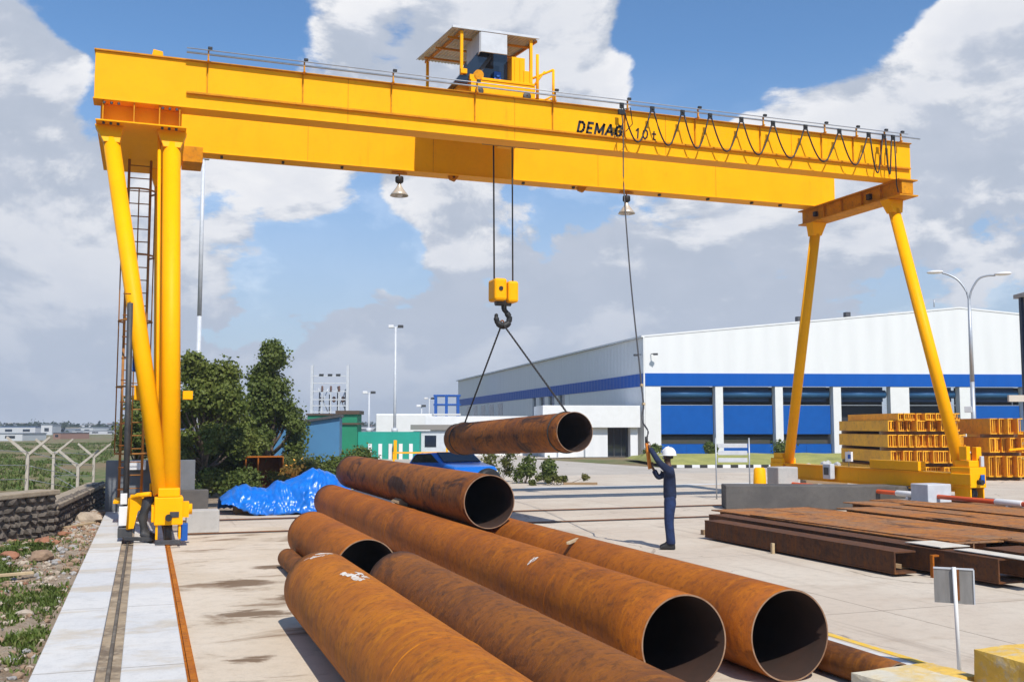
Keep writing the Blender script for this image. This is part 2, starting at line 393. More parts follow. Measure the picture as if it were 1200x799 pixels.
# rubble strip with unevenness
def hf(name, x0, y0, x1, y1, step, fn, mat):
    bm = bmesh.new(); nx = int((x1-x0)/step)+1; ny = int((y1-y0)/step)+1
    g = [[bm.verts.new((x0+i*step, y0+j*step, fn(x0+i*step, y0+j*step))) for i in range(nx)] for j in range(ny)]
    for j in range(ny-1):
        for i in range(nx-1): bm.faces.new((g[j][i], g[j][i+1], g[j+1][i+1], g[j+1][i])).smooth = True
    me = bpy.data.meshes.new(name); bm.to_mesh(me); bm.free(); me.materials.append(mat)
    o = bpy.data.objects.new(name, me); COL.objects.link(o); return o
def rub_h(x, y):
    e = min(1, max(0, (-.92-x)/.25))
    return -.03 + e*(.10*noise.noise(Vector((x*1.6, y*1.6, 0))) + .05*noise.noise(Vector((x*5, y*5, 3))) + .04)
tag(hf('verge', -4.6, 3, -.84, 29.9, .11, rub_h, DIRT), kind='structure')
tag(sheet('yard', .62, -6, 66, 27.6, 0, YARD), kind='structure')
tag(sheet('yard', 6.5, 27.6, 66, 43.0, 0, YARD), kind='structure')
def tag_s(o): return tag(o, kind='structure')
tag_s(MB().poly([(10,43,0),(66,43,0),(66,44.0,0),(42,46.8,0),(26.5,48.5,0),(25,66,0),(30,68.6,0),(34.6,67.6,0),(34,75,0),(12,78,0),(10,60,0)]).build('road', ROADM))
tag_s(sheet('dirt_patch', .62, 27.6, 6.5, 46, -.004, DIRT))
tag_s(sheet('pale_strip', 13.0, 34.2, 66, 34.9, .004, SLAB))
# crane runway slabs on the left
tag_s(MB().box((-.87, -4, -.04), (-.35, 27.9, .06)).build('runway_slab', SLAB, None, .01))
tag_s(MB().box((-.14, -4, -.04), (.40, 27.9, .06)).build('runway_slab', SLAB, None, .01))
tag_s(sheet('cable_trench', -.35, -4, -.14, 27.9, .0, pm('trench_fill', (.36,.28,.19), (.12,.09,.065), .95, 0, 3, .9, .4, 20, (.5,.42,.32), 9, .5)))
tag_s(sheet('tan_border', .40, -6, .80, 27.6, .008, APRON))
tag_s(sheet('tan_apron', .80, -6, 2.9, 23.2, .004, APRON))
tag_s(MB().box((.425, -4, 0.008), (.475, 33, .055)).box((.405, -4, .0082), (.495, 33, .022)).build('crane_rail', RUSTB))
tag_s(MB().tube((-.245, -4, .02), (-.245, 27.9, .02), .020, n=8).build('trench_pipe', pm('trench_pipe_brown', (.10,.08,.06), (.2,.17,.13), .8, 0, 5, .7)))
# two flat dark strips across the yard, each with a thin rusty bar
DARKL = pm('dark_strip', (.045, .042, .040), None, .8)
for y in (22.0, 22.16, 25.1, 25.3):
    pass
tag_s(sheet('yard_strip', .8, 21.90, 14.0, 22.07, .008, DARKL))
tag_s(sheet('yard_strip', .8, 24.96, 16.0, 25.18, .008, DARKL))
tag_s(MB().box((.8, 22.075, .004), (14.4, 22.14, .02)).build('strip_edge_bar', RUSTD))
tag_s(MB().box((.8, 25.185, .004), (16, 25.25, .02)).build('strip_edge_bar', RUSTD))
YLINE = pm('line_yellow', (.74, .45, .02), (.60, .38, .06), .7, 0, 5, .6, c3=(.5,.42,.3), s3=16, a3=.7)
tag_s(sheet('yellow_line', 6.86, 2, 6.96, 22, .004, YLINE))
tag_s(sheet('pale_line', 6.62, 2, 6.80, 22, .004, SLAB))
# right runway plinth
tag_s(MB().box((18.75, 4, -.02), (19.85, 28.6, .30)).build('runway_plinth', BLOCKM, None, .015))
tag_s(MB().box((19.245, 4, .3), (19.295, 28.5, .35)).box((19.2, 4, .3003), (19.34, 28.5, .315)).build('crane_rail', RUSTD))

# ------------------------------------------------------------------ rusty pipes
def pipe_mesh(r, L, wall=.013, seg=72, ny=24):
    bm = bmesh.new(); outer = []; inner = []
    for j in range(ny+1):
        y = L*j/ny
        outer.append([bm.verts.new((r*math.cos(2*math.pi*i/seg), y, r*math.sin(2*math.pi*i/seg))) for i in range(seg)])
        inner.append([bm.verts.new(((r-wall)*math.cos(2*math.pi*i/seg), y, (r-wall)*math.sin(2*math.pi*i/seg))) for i in range(seg)])
    for j in range(ny):
        for i in range(seg):
            k = (i+1) % seg
            f = bm.faces.new((outer[j][i], outer[j+1][i], outer[j+1][k], outer[j][k])); f.smooth = True
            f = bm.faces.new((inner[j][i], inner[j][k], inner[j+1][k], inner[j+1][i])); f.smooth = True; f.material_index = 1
    for j in (0, ny):
        for i in range(seg):
            k = (i+1) % seg
            q = (outer[j][i], outer[j][k], inner[j][k], inner[j][i])
            f = bm.faces.new(q if j == 0 else q[::-1]); f.material_index = 2
    return bm
def pipe(label, x, y0, y1, z, r, mat, seams=(), group='rusty steel pipes in the stack', roll=0, tilt=0, name='steel_pipe'):
    t = thing(name, label, 'pipe', (x, y0, z), 0, group)
    t.rotation_euler = (tilt, roll, 0)
    bm = pipe_mesh(r, y1-y0); me = bpy.data.meshes.new('pipe_wall'); bm.to_mesh(me); bm.free()
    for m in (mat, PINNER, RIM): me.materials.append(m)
    o = bpy.data.objects.new('pipe_wall', me); COL.objects.link(o); o.parent = t
    for sy in seams:
        b = MB(); n = 64
        b.lathe([(r-.002, sy-.014), (r+.0035, sy-.006), (r+.0045, sy), (r+.0035, sy+.006), (r-.002, sy+.014)], n=n, axis='Y')
        b.build('weld_seam', mat, t)
    return t
def patch(t, r, y, a0, a1, ly, mat, name='paint_mark', seed=0, thr=.0):
    """irregular thin patch hugging the pipe; angle measured from +X towards +Z"""
    bm = bmesh.new(); na, ny = 26, 26; P = {}
    for j in range(ny+1):
        for i in range(na+1):
            a = a0 + (a1-a0)*i/na; yy = y + ly*j/ny
            P[i, j] = (a, yy)
    V = {}
    def gv(i, j):
        if (i, j) not in V:
            a, yy = P[i, j]; V[i, j] = bm.verts.new(((r+.0025)*math.cos(a), yy, (r+.0025)*math.sin(a)))
        return V[i, j]
    for j in range(ny):
        for i in range(na):
            u, v = (i+.5)/na*2-1, (j+.5)/ny*2-1
            if 1 - u*u - v*v + .9*noise.noise(Vector((u*2.2+seed, v*2.2, seed))) + .4*noise.noise(Vector((u*6+seed, v*6, seed))) > .55 + thr:
                bm.faces.new((gv(i, j), gv(i, j+1), gv(i+1, j+1), gv(i+1, j)))
    me = bpy.data.meshes.new(name); bm.to_mesh(me); bm.free(); me.materials.append(mat)
    o = bpy.data.objects.new(name, me); COL.objects.link(o); o.parent = t; return o
pA = pipe('longest rusty pipe, running through the middle of the stack to the left big open end', 4.30, 7.68, 25.0, .40, .40, RUST, (2.2, 5.4, 9.6, 13.4))
pB = pipe('rusty pipe at the right edge of the stack beside the open concrete yard', 5.33, 7.66, 21.0, .395, .395, RUST, (4.6, 8.8), roll=1.3)
pC = pipe('darker brown pipe lying low between the bright front pipe and the long middle pipe', 2.80, 4.6, 11.55, .39, .39, RUSTD, (3.1,), roll=.7)
pF = pipe('bright orange rusty pipe nearest the left front with a white paint splash', 1.90, 4.2, 11.55, .41, .41, RUSTB, (2.4,))
pE = pipe('short rusty pipe behind the bright front pipe with a white chalk smear', 2.66, 12.75, 17.2, .40, .40, RUST, (), roll=.4)
pD = pipe('rusty pipe resting on top of the others with a thin bare bright rim', 4.88, 14.55, 25.3, 1.085, .40, RUSTS, (5.2,), roll=2.6)
pG = pipe('small rusty pipe end poking out at the far left foot of the stack', 2.16, 14.6, 16.4, .15, .15, RUSTD, (), 'rusty steel pipes in the stack')
pH = pipe('thin rusty pipe on the ground right of the stack behind the painted blocks', 5.86, 6.92, 12.2, .14, .14, RUSTD, (), 'rusty steel pipes in the stack')
MARK = pm('white_splash', (.72, .70, .64), (.40, .22, .10), .6, 0, 9, .7)
patch(pF, .41, 5.0, 1.25, 1.95, .75, MARK, seed=3.3, thr=-.05)
patch(pF, .41, 6.85, 1.1, 2.3, .42, MARK, seed=8.1, thr=.34)
patch(pE, .40, 1.95, .75, 1.55, .16, MARK, 'chalk_mark', seed=2.2, thr=-.35)
patch(pA, .40, 2.9, 1.9, 2.4, .12, MARK, 'chalk_mark', seed=5.2, thr=.1)
patch(pD, .40, 1.0, 2.5, 3.0, .10, MARK, 'chalk_mark', seed=6.2, thr=.1)
WOOD = pm('weathered_timber', (.30, .20, .11), (.20, .13, .07), .85, 0, 6, .7, .4, 30, stretch=(1, 8, 8))
WOODL = pm('pale_timber', (.52, .40, .24), (.38, .27, .15), .85, 0, 6, .7, .3, 30)
tag(MB().cbox((5.16, 12.0, .765), (.045, .60, .035), R(-38), 0, ry=-.1).build('wood_stick', WOODL, None, .004), 'short pale stick lying on the right hand pipe below the top pipe end', 'stick')
tag(MB().prism([(4.42, 18.6, .80), (4.62, 18.6, .70), (4.64, 18.6, .77), (4.52, 18.6, .86)], (0, .5, 0)).build('timber_chock', WOOD), 'dark wooden wedge under the top pipe, between it and the longest pipe', 'wedge')

# ------------------------------------------------------------------ gantry crane
crane = thing('gantry_crane', 'tall yellow double girder gantry crane spanning the pipe yard on two rails', 'gantry crane', (.45, 24, 0))
def loc0(o): o.matrix_parent_inverse = crane.matrix_world.inverted(); return o
bpy.context.view_layer.update()
def cpart(mb, name, mat, bevel=.006, parent=None):
    o = mb.build(name, mat, None, bevel); 
    if parent is None:
        o.parent = crane; o.matrix_parent_inverse = Matrix.Translation((-.45, -24, 0))
    else:
        o.parent = parent
    return o
GT, GB = 9.95, 8.90
# front girder
g1 = cpart(MB().box((-1.18, 22.03, GB+.03), (19.55, 22.47, GT-.03)).box((-1.2, 22.005, GB), (19.55, 22.51, GB+.028)), 'main_girder', YEL)
cpart(MB().box((-1.2, 21.985, GT-.029), (19.57, 22.53, GT)), 'top_flange', YELD, 0, g1)
stx = [1.04, 3.05, 5.03, 7.01, 8.96, 10.87, 12.83, 14.74, 16.63, 17.64, 18.56]
for x in stx: cpart(MB().box((x-.014, 21.99, 9.25), (x+.012, 22.028, GT-.032)), 'stiffener', YELD, 0, g1)
cpart(MB().box((.62, 21.955, 9.205), (19.5, 22.028, 9.245)), 'flange_strip', YELD, 0, g1)
cpart(MB().prism([(-.10, 22.2, GT+.002), (.15, 22.2, GT+.002), (.13, 22.2, GT+.17), (-.06, 22.2, GT+.20)], (0, .16, 0)), 'end_stop', YEL, .01, g1)
# rear girder
g2 = cpart(MB().box((-1.1, 25.62, GB+.03), (19.80, 26.08, GT-.03)).box((-1.12, 25.56, GT-.03), (19.82, 26.14, GT))
           .box((-1.1, 25.58, GB), (19.82, 26.12, GB+.028)), 'main_girder', YEL)
for x in (1.6, 3.1, 4.6, 7.6, 9.6, 11.1, 13.8, 15.4, 16.9, 17.9): cpart(MB().cbox((x, 25.75, GB-.03), (.06, .10, .058)), 'cable_clip', DKG, 0, g2)
for x in (6.3+1.3, 11.35): cpart(MB().prism([(x-.14, 25.7, GB), (x+.14, 25.7, GB), (x+.04, 25.7, GB-.14), (x-.1, 25.7, GB-.10)], (0, .12, 0)), 'bracket', YELD, 0, g2)
# crane rails on girder tops
for x in (4.05, 8.0, 12.0, 15.7): cpart(MB().box((x-.006, 22.023, 8.93), (x+.006, 22.031, GT-.03)), 'weld_line', YELD, 0, g1)
for x in (3.7, 7.0, 11.8, 15.6): cpart(MB().box((x-.006, 25.613, 8.93), (x+.006, 25.621, GT-.03)), 'weld_line', YELD, 0, g2)
for gy, g in ((22.3, g1), (25.82, g2)): cpart(MB().box((-.9, gy-.03, GT+.002), (19.3, gy+.03, GT+.06)), 'rail', DKG, 0, g)
# lettering
def text(s, size, loc, name, mat, parent, shear=0, off=0, sx=1, rot=(R(90), 0, 0)):
    c = bpy.data.curves.new(name, 'FONT'); c.body = s; c.size = size; c.shear = shear; c.offset = off; c.extrude = .001
    to = bpy.data.objects.new(name+'_tmp', c); COL.objects.link(to); bpy.context.view_layer.update()
    me = bpy.data.meshes.new_from_object(to.evaluated_get(bpy.context.evaluated_depsgraph_get()))
    bpy.data.objects.remove(to, do_unlink=True)
    me.materials.append(mat) if not me.materials else None
    me.materials[0] = mat
    o = bpy.data.objects.new(name, me); COL.objects.link(o); o.location = loc; o.rotation_euler = rot; o.scale = (sx, 1, 1)
    o.parent = parent; o.matrix_parent_inverse = parent.matrix_world.inverted() if parent.parent is None else Matrix.Identity(4)
    return o
def strokes(letters, x0, z0, h, w, adv, slant, name, par):
    """bold slanted capitals from straight strokes; glyph strokes in a unit box"""
    m = MB(); x = x0
    for ch in letters:
        wd = {'M': 1.12, 'E': .72}.get(ch, .86)
        for pl in GL[ch]:
            for (ax, az), (bx, bz) in zip(pl, pl[1:]):
                a = Vector((x + (ax*wd)*h*.8 + az*h*slant, 0, z0+az*h)); b_ = Vector((x + (bx*wd)*h*.8 + bz*h*slant, 0, z0+bz*h))
                d = (b_-a).normalized(); nn = Vector((-d.z, 0, d.x))*w/2; e = d*w*.30
                m.prism([a-nn-e+Vector((0, 22.020, 0)), b_-nn+e+Vector((0, 22.020, 0)), b_+nn+e+Vector((0, 22.020, 0)), a+nn-e+Vector((0, 22.020, 0))], (0, .008, 0))
        x += wd*h*.8 + adv
    cpart(m, name, LETTER, 0, par)
GL = {'D': [[(.08,0),(.08,1),(.55,1),(.85,.78),(.92,.5),(.85,.22),(.55,0),(.08,0)]], 'E': [[(.9,1),(.1,1),(.1,0),(.9,0)],[(.1,.5),(.8,.5)]],
      'M': [[(.06,0),(.06,1),(.5,.15),(.94,1),(.94,0)]], 'A': [[(.0,0),(.46,1),(.54,1),(1,0)],[(.2,.33),(.8,.33)]],
      'G': [[(.93,.80),(.75,.97),(.45,1),(.15,.8),(.06,.5),(.15,.2),(.45,0),(.75,.03),(.93,.18),(.93,.45),(.58,.45)]]}
GL['1'] = [[(.2,.78),(.5,1),(.5,0)]]; GL['0'] = [[(.5,1),(.2,.8),(.12,.5),(.2,.2),(.5,0),(.8,.2),(.88,.5),(.8,.8),(.5,1)]]; GL['t'] = [[(.4,.95),(.4,.12),(.55,0),(.75,.02)],[(.12,.66),(.75,.66)]]
strokes('DEMAG', 9.60, 9.285, .25, .060, .070, .22, 'lettering', g1)
strokes('10', 11.14, 9.285, .24, .036, .035, .08, 'lettering', g1)
strokes('t', 11.60, 9.285, .22, .036, .035, .08, 'lettering', g1)
cpart(MB().prism([(10.16, 22.018, 9.205+.04), (10.62, 22.018, 9.205+.04), (10.60, 22.018, 9.165+.04), (10.14, 22.018, 9.165+.04)], (0, .01, 0)), 'underline_mark', LETTER, 0, g1)
# left cross beam (wide box) and its flanges
cb = MB().box((-1.06, 22.35, 8.47), (.55, 26.2, GB-.002))
cross_l = cpart(cb, 'cross_beam', YEL)
cpart(MB().box((-1.13, 21.95, 8.44), (.64, 26.3, 8.468)), 'flange', YEL, 0, cross_l)
for x in (-1.0, -.4, .1, .5):
    cpart(MB().box((x-.012, 22.05, 8.47), (x+.012, 22.348, GB-.003)), 'stiffener', YELD, 0, cross_l)
for x in (-.98, -.84, -.70, .16, .30, .44):
    for z in (8.425, GB-.045):
        cpart(MB().tube((x, 22.04, z-.03), (x, 22.04, z+.012), .028, n=6, smooth=False), 'bolt', DKG, 0, cross_l)
cpart(MB().box((.66, 25.0, 8.50), (1.12, 25.9, 8.88)), 'cable_box', YELD, .01, cross_l)
# right cross beam (I profile)
cross_r = cpart(MB().box((19.12, 21.9, 8.50), (19.5, 26.35, GB-.004)), 'cross_beam', YELD)
cpart(MB().box((19.0, 21.85, GB-.035), (19.62, 26.4, GB-.003)), 'flange', YELD, 0, cross_r)
cpart(MB().box((19.0, 21.85, 8.44), (19.62, 26.4, 8.475)), 'flange', YELD, 0, cross_r)
for y in (22.7, 23.5, 24.4, 25.2): cpart(MB().box((19.04, y-.01, 8.476), (19.118, y+.01, GB-.036)), 'stiffener', YELD, 0, cross_r)
cpart(MB().cbox((19.05, 23.15, 8.66), (.1, .14, .16)), 'switch_box', BLACK, .005, cross_r)
cpart(MB().cbox((19.05, 25.6, 8.66), (.1, .12, .14)), 'switch_box', BLACK, .005, cross_r)
# legs
def leg(a, b, r, mat=YEL, flare=True):
    a = Vector(a); b = Vector(b); d = (b-a).normalized()
    L = cpart(MB().tube(a, b - d*.32, r, n=28), 'leg', mat, 0)
    f = MB()
    q = d
    # square flared head under the cross beam
    top = [Vector((b.x+sx*r*1.7, b.y+sy*r*1.1, b.z)) for sx, sy in ((-1,-1),(1,-1),(1,1),(-1,1))]
    c = b - d*.40
    low = [Vector((c.x+sx*r*.95, c.y+sy*r*.95, c.z)) for sx, sy in ((-1,-1),(1,-1),(1,1),(-1,1))]
    vs = [f.bm.verts.new(p) for p in top+low]
    for k in ((0,1,5,4),(1,2,6,5),(2,3,7,6),(3,0,4,7),(3,2,1,0),(4,5,6,7)): f.bm.faces.new([vs[i] for i in k])
    cpart(f, 'leg_head', YELD if mat is YELD else YEL, .012, L)
    return L
leg((.48, 20.15, .95), (.36, 22.42, 8.44), .180)
leg((.34, 20.15, .95), (-.88, 22.42, 8.44), .165)
leg((.40, 27.7, .95), (.20, 25.9, 8.44), .165)
leg((19.27, 20.25, .95), (19.27, 22.5, 8.44), .155)
leg((19.27, 27.6, .95), (19.27, 25.85, 8.44), .155, YEL)
# stiffening channel on the left near leg
cpart(MB().tube((.235, 20.28, 1.25), (.11, 22.45, 8.43), .035, n=8), 'conduit', YEL, 0)
# base beams
cpart(MB().box((19.08, 20.3, .62), (19.42, 27.6, 1.02)).box((19.02, 20.3, 1.021), (19.48, 27.6, 1.05)).box((19.02, 20.3, .59), (19.48, 27.6, .619)), 'base_beam', YEL)
cpart(MB().box((.32, 20.3, .62), (.60, 27.6, 1.02)).box((.27, 20.3, 1.021), (.65, 27.6, 1.05)), 'base_beam', YEL)
def bogie(x, y, z0, s):
    """wheel box; s = -1 near end, +1 far end"""
    bx = cpart(MB().box((x-.25, y-.30, z0+.36), (x+.25, y+.34, z0+.86)).box((x-.19, y-.22, z0+.862), (x+.19, y+.26, z0+1.02))
               .box((x-.30, y-.36, z0+.42), (x-.252, y+.3, z0+.7)), 'wheel_box', YEL, .015)
    for dx in (-.20, .20): cpart(MB().box((x+dx-.02, y-.26, z0+.10), (x+dx+.02, y+.26, z0+.36)), 'wheel_fork', YEL, .005, bx)
    w = MB(); w.lathe([(.02,-.075),(.17,-.075),(.19,-.07),(.19,-.052),(.16,-.048),(.16,.048),(.19,.052),(.19,.07),(.17,.075),(.02,.075)], (x, y, z0+.215), 28, 'X')
    cpart(w, 'wheel', DKG, 0, bx)
    m = MB(); m.tube((x+.26, y+.02, z0+.62), (x+.42, y+.02, z0+.62), .10, n=20).box((x+.252, y-.12, z0+.48), (x+.36, y+.16, z0+.76))
    cpart(m, 'drive_motor', YEL, 0, bx)
    bf = MB(); bf.tube((x, y-.30*1 if s < 0 else y+.34, z0+.5), (x, (y-.44) if s < 0 else y+.46, z0+.5), .06, n=14)
    cpart(bf, 'buffer', BLACK, 0, bx)
    cpart(MB().box((x+.02, y-.315, z0+.50), (x+.18, y-.302, z0+.60)), 'cover_plate', DKG, 0, bx)
    cpart(MB().box((x-.22, y-.40, z0+.02), (x+.22, y-.375, z0+.10)), 'rail_sweep', DKG, .004, bx)
    return bx
bL = bogie(.45, 20.05, .055, -1); bogie(.45, 27.85, .055, 1); bR = bogie(19.27, 20.05, .35, -1); bogie(19.27, 27.85, .35, 1)
cpart(MB().box((.66, 19.98, .10), (.80, 20.15, .42)), 'motor_guard', BLUEP, .01, bL)
cpart(MB().box((19.08, 19.9, 1.38), (19.2, 20.15, 1.72)).box((19.34, 19.85, 1.25), (19.5, 20.0, 1.70)), 'control_box', YEL, .01, bR)
cpart(MB().cbox((19.43, 19.78, 1.35), (.10, .06, .26)), 'lamp_unit', LGREY, .01, bR)
cpart(MB().cbox((19.38, 19.72, .92), (.12, .03, .22)), 'cover_plate', BLUEP, .005, bR)
cpart(MB().box((19.0, 21.5, 1.06), (19.25, 23.4, 1.30)), 'cable_box', YEL, .01)
# cable pick up pole beside left leg with bracket
pole = cpart(MB().tube((-.30, 21, .15), (-.34, 21, 4.6), .055, n=12), 'collector_pole', DKG, 0)
for k in range(10):
    z = 1.0 + k*.42; cpart(MB().tube((-.47, 21, z), (-.33, 21, z), .013, n=6), 'peg', RUSTD, 0, pole)
cpart(MB().path([(-.24, 20.6, .28), (-.22, 20.6, .85), (-.1, 20.5, .92), (.14, 20.3, .95)], .045, 8), 'pole_bracket', YEL, 0)
cpart(MB().prism([(-.22, 20.55, .93), (.20, 20.55, .93), (.20, 20.55, .80), (-.08, 20.55, .62), (-.15, 20.55, .30), (-.24, 20.55, .30)], (0, .06, 0)), 'bracket_plate', YEL, 0)
cpart(MB().cbox((-.34, 20.8, .52), (.16, .2, .36)).cbox((-.34, 20.8, .84), (.12, .16, .2)), 'junction_box', WHITE, .01, pole)
cpart(MB().cbox((-.30, 20.75, .22), (.26, .3, .18)).cbox((-.05, 20.3, .13), (.6, .08, .07), R(-35)), 'trench_carriage', DKG, .01, pole)
cpart(MB().path([(.2, 20.5, .95), (.08, 20.48, .8), (.0, 20.45, .5), (.05, 20.4, .22), (.2, 20.3, .12)], .10, 10), 'cable_hose', DKG, 0)
cpart(MB().box((-.27, 21.1, 3.28), (-.10, 21.4, 3.66)), 'motor_box', BLUEP, .01)
cpart(MB().box((-.22, 21.0, 2.72), (.12, 21.4, 3.0)).box((-.12, 21.0, 3.002), (.05, 21.3, 3.24)), 'gear_box', YEL, .015)
cpart(MB().box((.66, 20.3, 2.72), (.84, 20.5, 2.88)), 'bracket', YEL, .008)
# ladder
LADM = pm('brown_ladder', (.34, .14, .02), (.18, .07, .02), .7, 0, 6, .6)
ladder = cpart(MB().tube((-.52, 25.0, 4.0), (-.52, 25.0, 8.44), .03, n=8).tube((-.04, 25.0, .6), (-.04, 25.0, 8.44), .03, n=8)
               .tube((-.52, 25.0, .6), (-.52, 25.0, 4.0), .03, n=8), 'ladder', LADM, 0)
for k in range(26): cpart(MB().tube((-.52, 25, .8+.3*k), (-.04, 25, .8+.3*k), .014, n=6), 'rung', LADM, 0, ladder)
for z in (1.6, 3.1, 4.6, 6.1, 7.6):
    pts = [(-.28 + .36*math.cos(a)*-1, 24.98 - .62*math.sin(a), z) for a in [math.pi*i/10 for i in range(11)]]
    cpart(MB().path([(-.04, 25, z)] + pts[::-1][0:0] + [(.08, 24.8, z), (.06, 24.5, z), (-.1, 24.3, z), (-.28, 24.25, z), (-.46, 24.3, z), (-.62, 24.5, z), (-.64, 24.8, z), (-.52, 25, z)], .022, 6), 'cage_hoop', LADM, 0, ladder)
for (x, y) in ((.07, 24.6), (-.28, 24.26), (-.63, 24.6)):
    cpart(MB().tube((x, y, 1.6), (x, y, 7.6), .014, n=6), 'cage_bar', LADM, 0, ladder)
cpart(MB().box((-.62, 24.4, .5), (.3, 25.6, .56)), 'ladder_platform', YEL, .005)
# top cable track with stands
trk = cpart(MB().tube((.6, 21.86, 10.05), (19.75, 21.86, 10.05), .022, n=8).tube((.6, 21.80, 10.12), (19.3, 21.80, 10.12), .012, n=6), 'cable_track', GREY, 0)
for x in stx + [19.1]:
    cpart(MB().box((x-.015, 21.84, 9.93), (x+.015, 21.88, 10.14)).box((x-.02, 21.8, 9.90), (x+.02, 21.98, 9.929)), 'track_stand', YELD, 0, trk)
    cpart(MB().cbox((x+.03, 21.82, 10.17), (.09, .07, .06)), 'track_clamp', BLACK, .01, trk)

# festoon cable
fest = thing('festoon_cable', 'black power cable hanging in loops along the right half of the front girder', 'festoon cable', (11.5, 21.76, 10.0))
loops = [10.67, 11.50, 12.34, 13.12, 14.03, 14.97, 15.96, 17.02, 17.96, 18.46, 18.76]
def fpart(mb, name, mat, parent=None):
    o = mb.build(name, mat, None, 0)
    o.parent = fest if parent is None else parent
    if parent is None: o.matrix_parent_inverse = Matrix.Translation((-11.5, -21.76, -10.0))
    return o
for x in loops:
    fpart(MB().box((x-.05, 21.74, 9.90), (x+.05, 21.79, 10.03)).tube((x, 21.72, 9.98), (x, 21.81, 9.98), .03, n=10), 'cable_trolley', BLACK)
for a, b_ in zip(loops, loops[1:]):
    dep = .80 if b_-a > .6 else .95
    pts = []
    for i in range(17):
        t = i/16; x = a+.05 + (b_-a-.1)*(t + .045*math.sin(2*math.pi*t)); z = 9.9 - dep*(1-abs(2*t-1)**2.2)
        pts.append((x, 21.765 + .01*math.sin(9*t), z))
    fpart(MB().path(pts, .020, 7), 'cable_loop', CABLE)
fpart(MB().path([(18.80, 21.76, 9.9), (18.82, 21.76, 9.3), (18.84, 21.78, 8.7), (18.95, 21.85, 8.5)], .018, 7), 'cable_drop', CABLE)
# pendant controller
pend = thing('pendant_controller', 'orange hand control box on a long grey cable held up by the worker', 'pendant control', (8.72, 16.85, 1.7))
def ppart(mb, name, mat, bevel=0):
    o = mb.build(name, mat, None, bevel); o.parent = pend; o.matrix_parent_inverse = Matrix.Translation((-8.72, -16.85, -1.7)); return o
ctl = [(10.66, 21.78, 9.9), (10.66, 21.7, 9.5), (10.66, 21.68, 9.0), (10.62, 21.6, 8.0), (10.35, 20.9, 6.6), (9.9, 19.8, 5.2), (9.35, 18.45, 3.8), (9.02, 17.65, 3.0), (8.88, 17.3, 2.6), (8.70, 17.0, 2.45), (8.66, 16.90, 2.28), (8.74, 16.86, 2.12), (8.70, 16.85, 1.98)]
def smooth(pts, n=6):
    P = [Vector(p) for p in pts]; out = []
    for i in range(len(P)-1):
        p0, p1, p2, p3 = P[max(i-1,0)], P[i], P[i+1], P[min(i+2, len(P)-1)]
        for k in range(n):
            t = k/n; out.append(.5*((2*p1)+(p2-p0)*t+(2*p0-5*p1+4*p2-p3)*t*t+(3*p1-p0-3*p2+p3)*t**3))
    return out + [P[-1]]
ppart(MB().path(smooth(ctl), .016, 8), 'control_cable', DKG)
ppart(MB().path([(10.64,21.66,9.5),(10.55,21.66,9.2),(10.42,21.66,9.12),(10.4,21.66,9.25)], .014, 6).path([(10.7,21.66,9.85),(10.85,21.66,9.9),(10.9,21.66,9.5),(10.72,21.66,9.3)], .012, 6).cbox((10.62, 21.7, 9.78), (.16, .06, .12)), 'cable_coil', CABLE)
ppart(MB().cbox((9.02, 17.65, 3.0), (.05, .05, .06)).cbox((8.895, 17.33, 2.63), (.05, .05, .05)), 'cable_tie', WOODL)
ORG = pm('orange_plastic', (.62, .20, .02), (.5, .15, .02), .45, 0, 8, .4)
o = ppart(MB().tube((8.70, 16.85, 1.98), (8.71, 16.85, 1.90), .022, n=10).prism([(8.67, 16.82, 1.90), (8.73, 16.82, 1.90), (8.80, 16.82, 1.44), (8.735, 16.82, 1.42)], (0, .05, 0)), 'button_box', ORG, .008)
ppart(MB().tube((8.70, 16.85, 2.02), (8.70, 16.85, 1.90), .028, n=10), 'cable_gland', BLACK)

# high bay lamps under the rear girder
LAMPR = pm('lamp_reflector', (.62, .58, .50), (.4, .36, .3), .35, .4, 8, .4)
def baylamp(x, label):
    t = thing('bay_lamp', label, 'lamp', (x, 25.8, 8.88), 0, 'bay lamps hanging from the girders')
    MB().box((-.20, -.06, -.03), (.20, .06, -.002)).tube((0, 0, -.12), (0, 0, -.03), .02, n=8).build('mount', YELD, t)
    MB().lathe([(.001,-.10),(.10,-.11),(.11,-.14),(.11,-.24),(.09,-.27),(.05,-.29),(.001,-.29)], n=20).build('ballast', BLACK, t)
    MB().lathe([(.04,-.28),(.06,-.36),(.13,-.46),(.21,-.56),(.245,-.62),(.235,-.62),(.12,-.47),(.05,-.37)], n=28).build('reflector', LAMPR, t)
    MB().lathe([(.001,-.66),(.06,-.65),(.10,-.60),(.05,-.50),(.001,-.48)], n=16).build('bulb', WHITE, t)
    return t
baylamp(6.13, 'bay lamp hanging under the crane girder left of the hoist ropes')
baylamp(12.77, 'bay lamp hanging under the crane girder right of the hoist ropes')

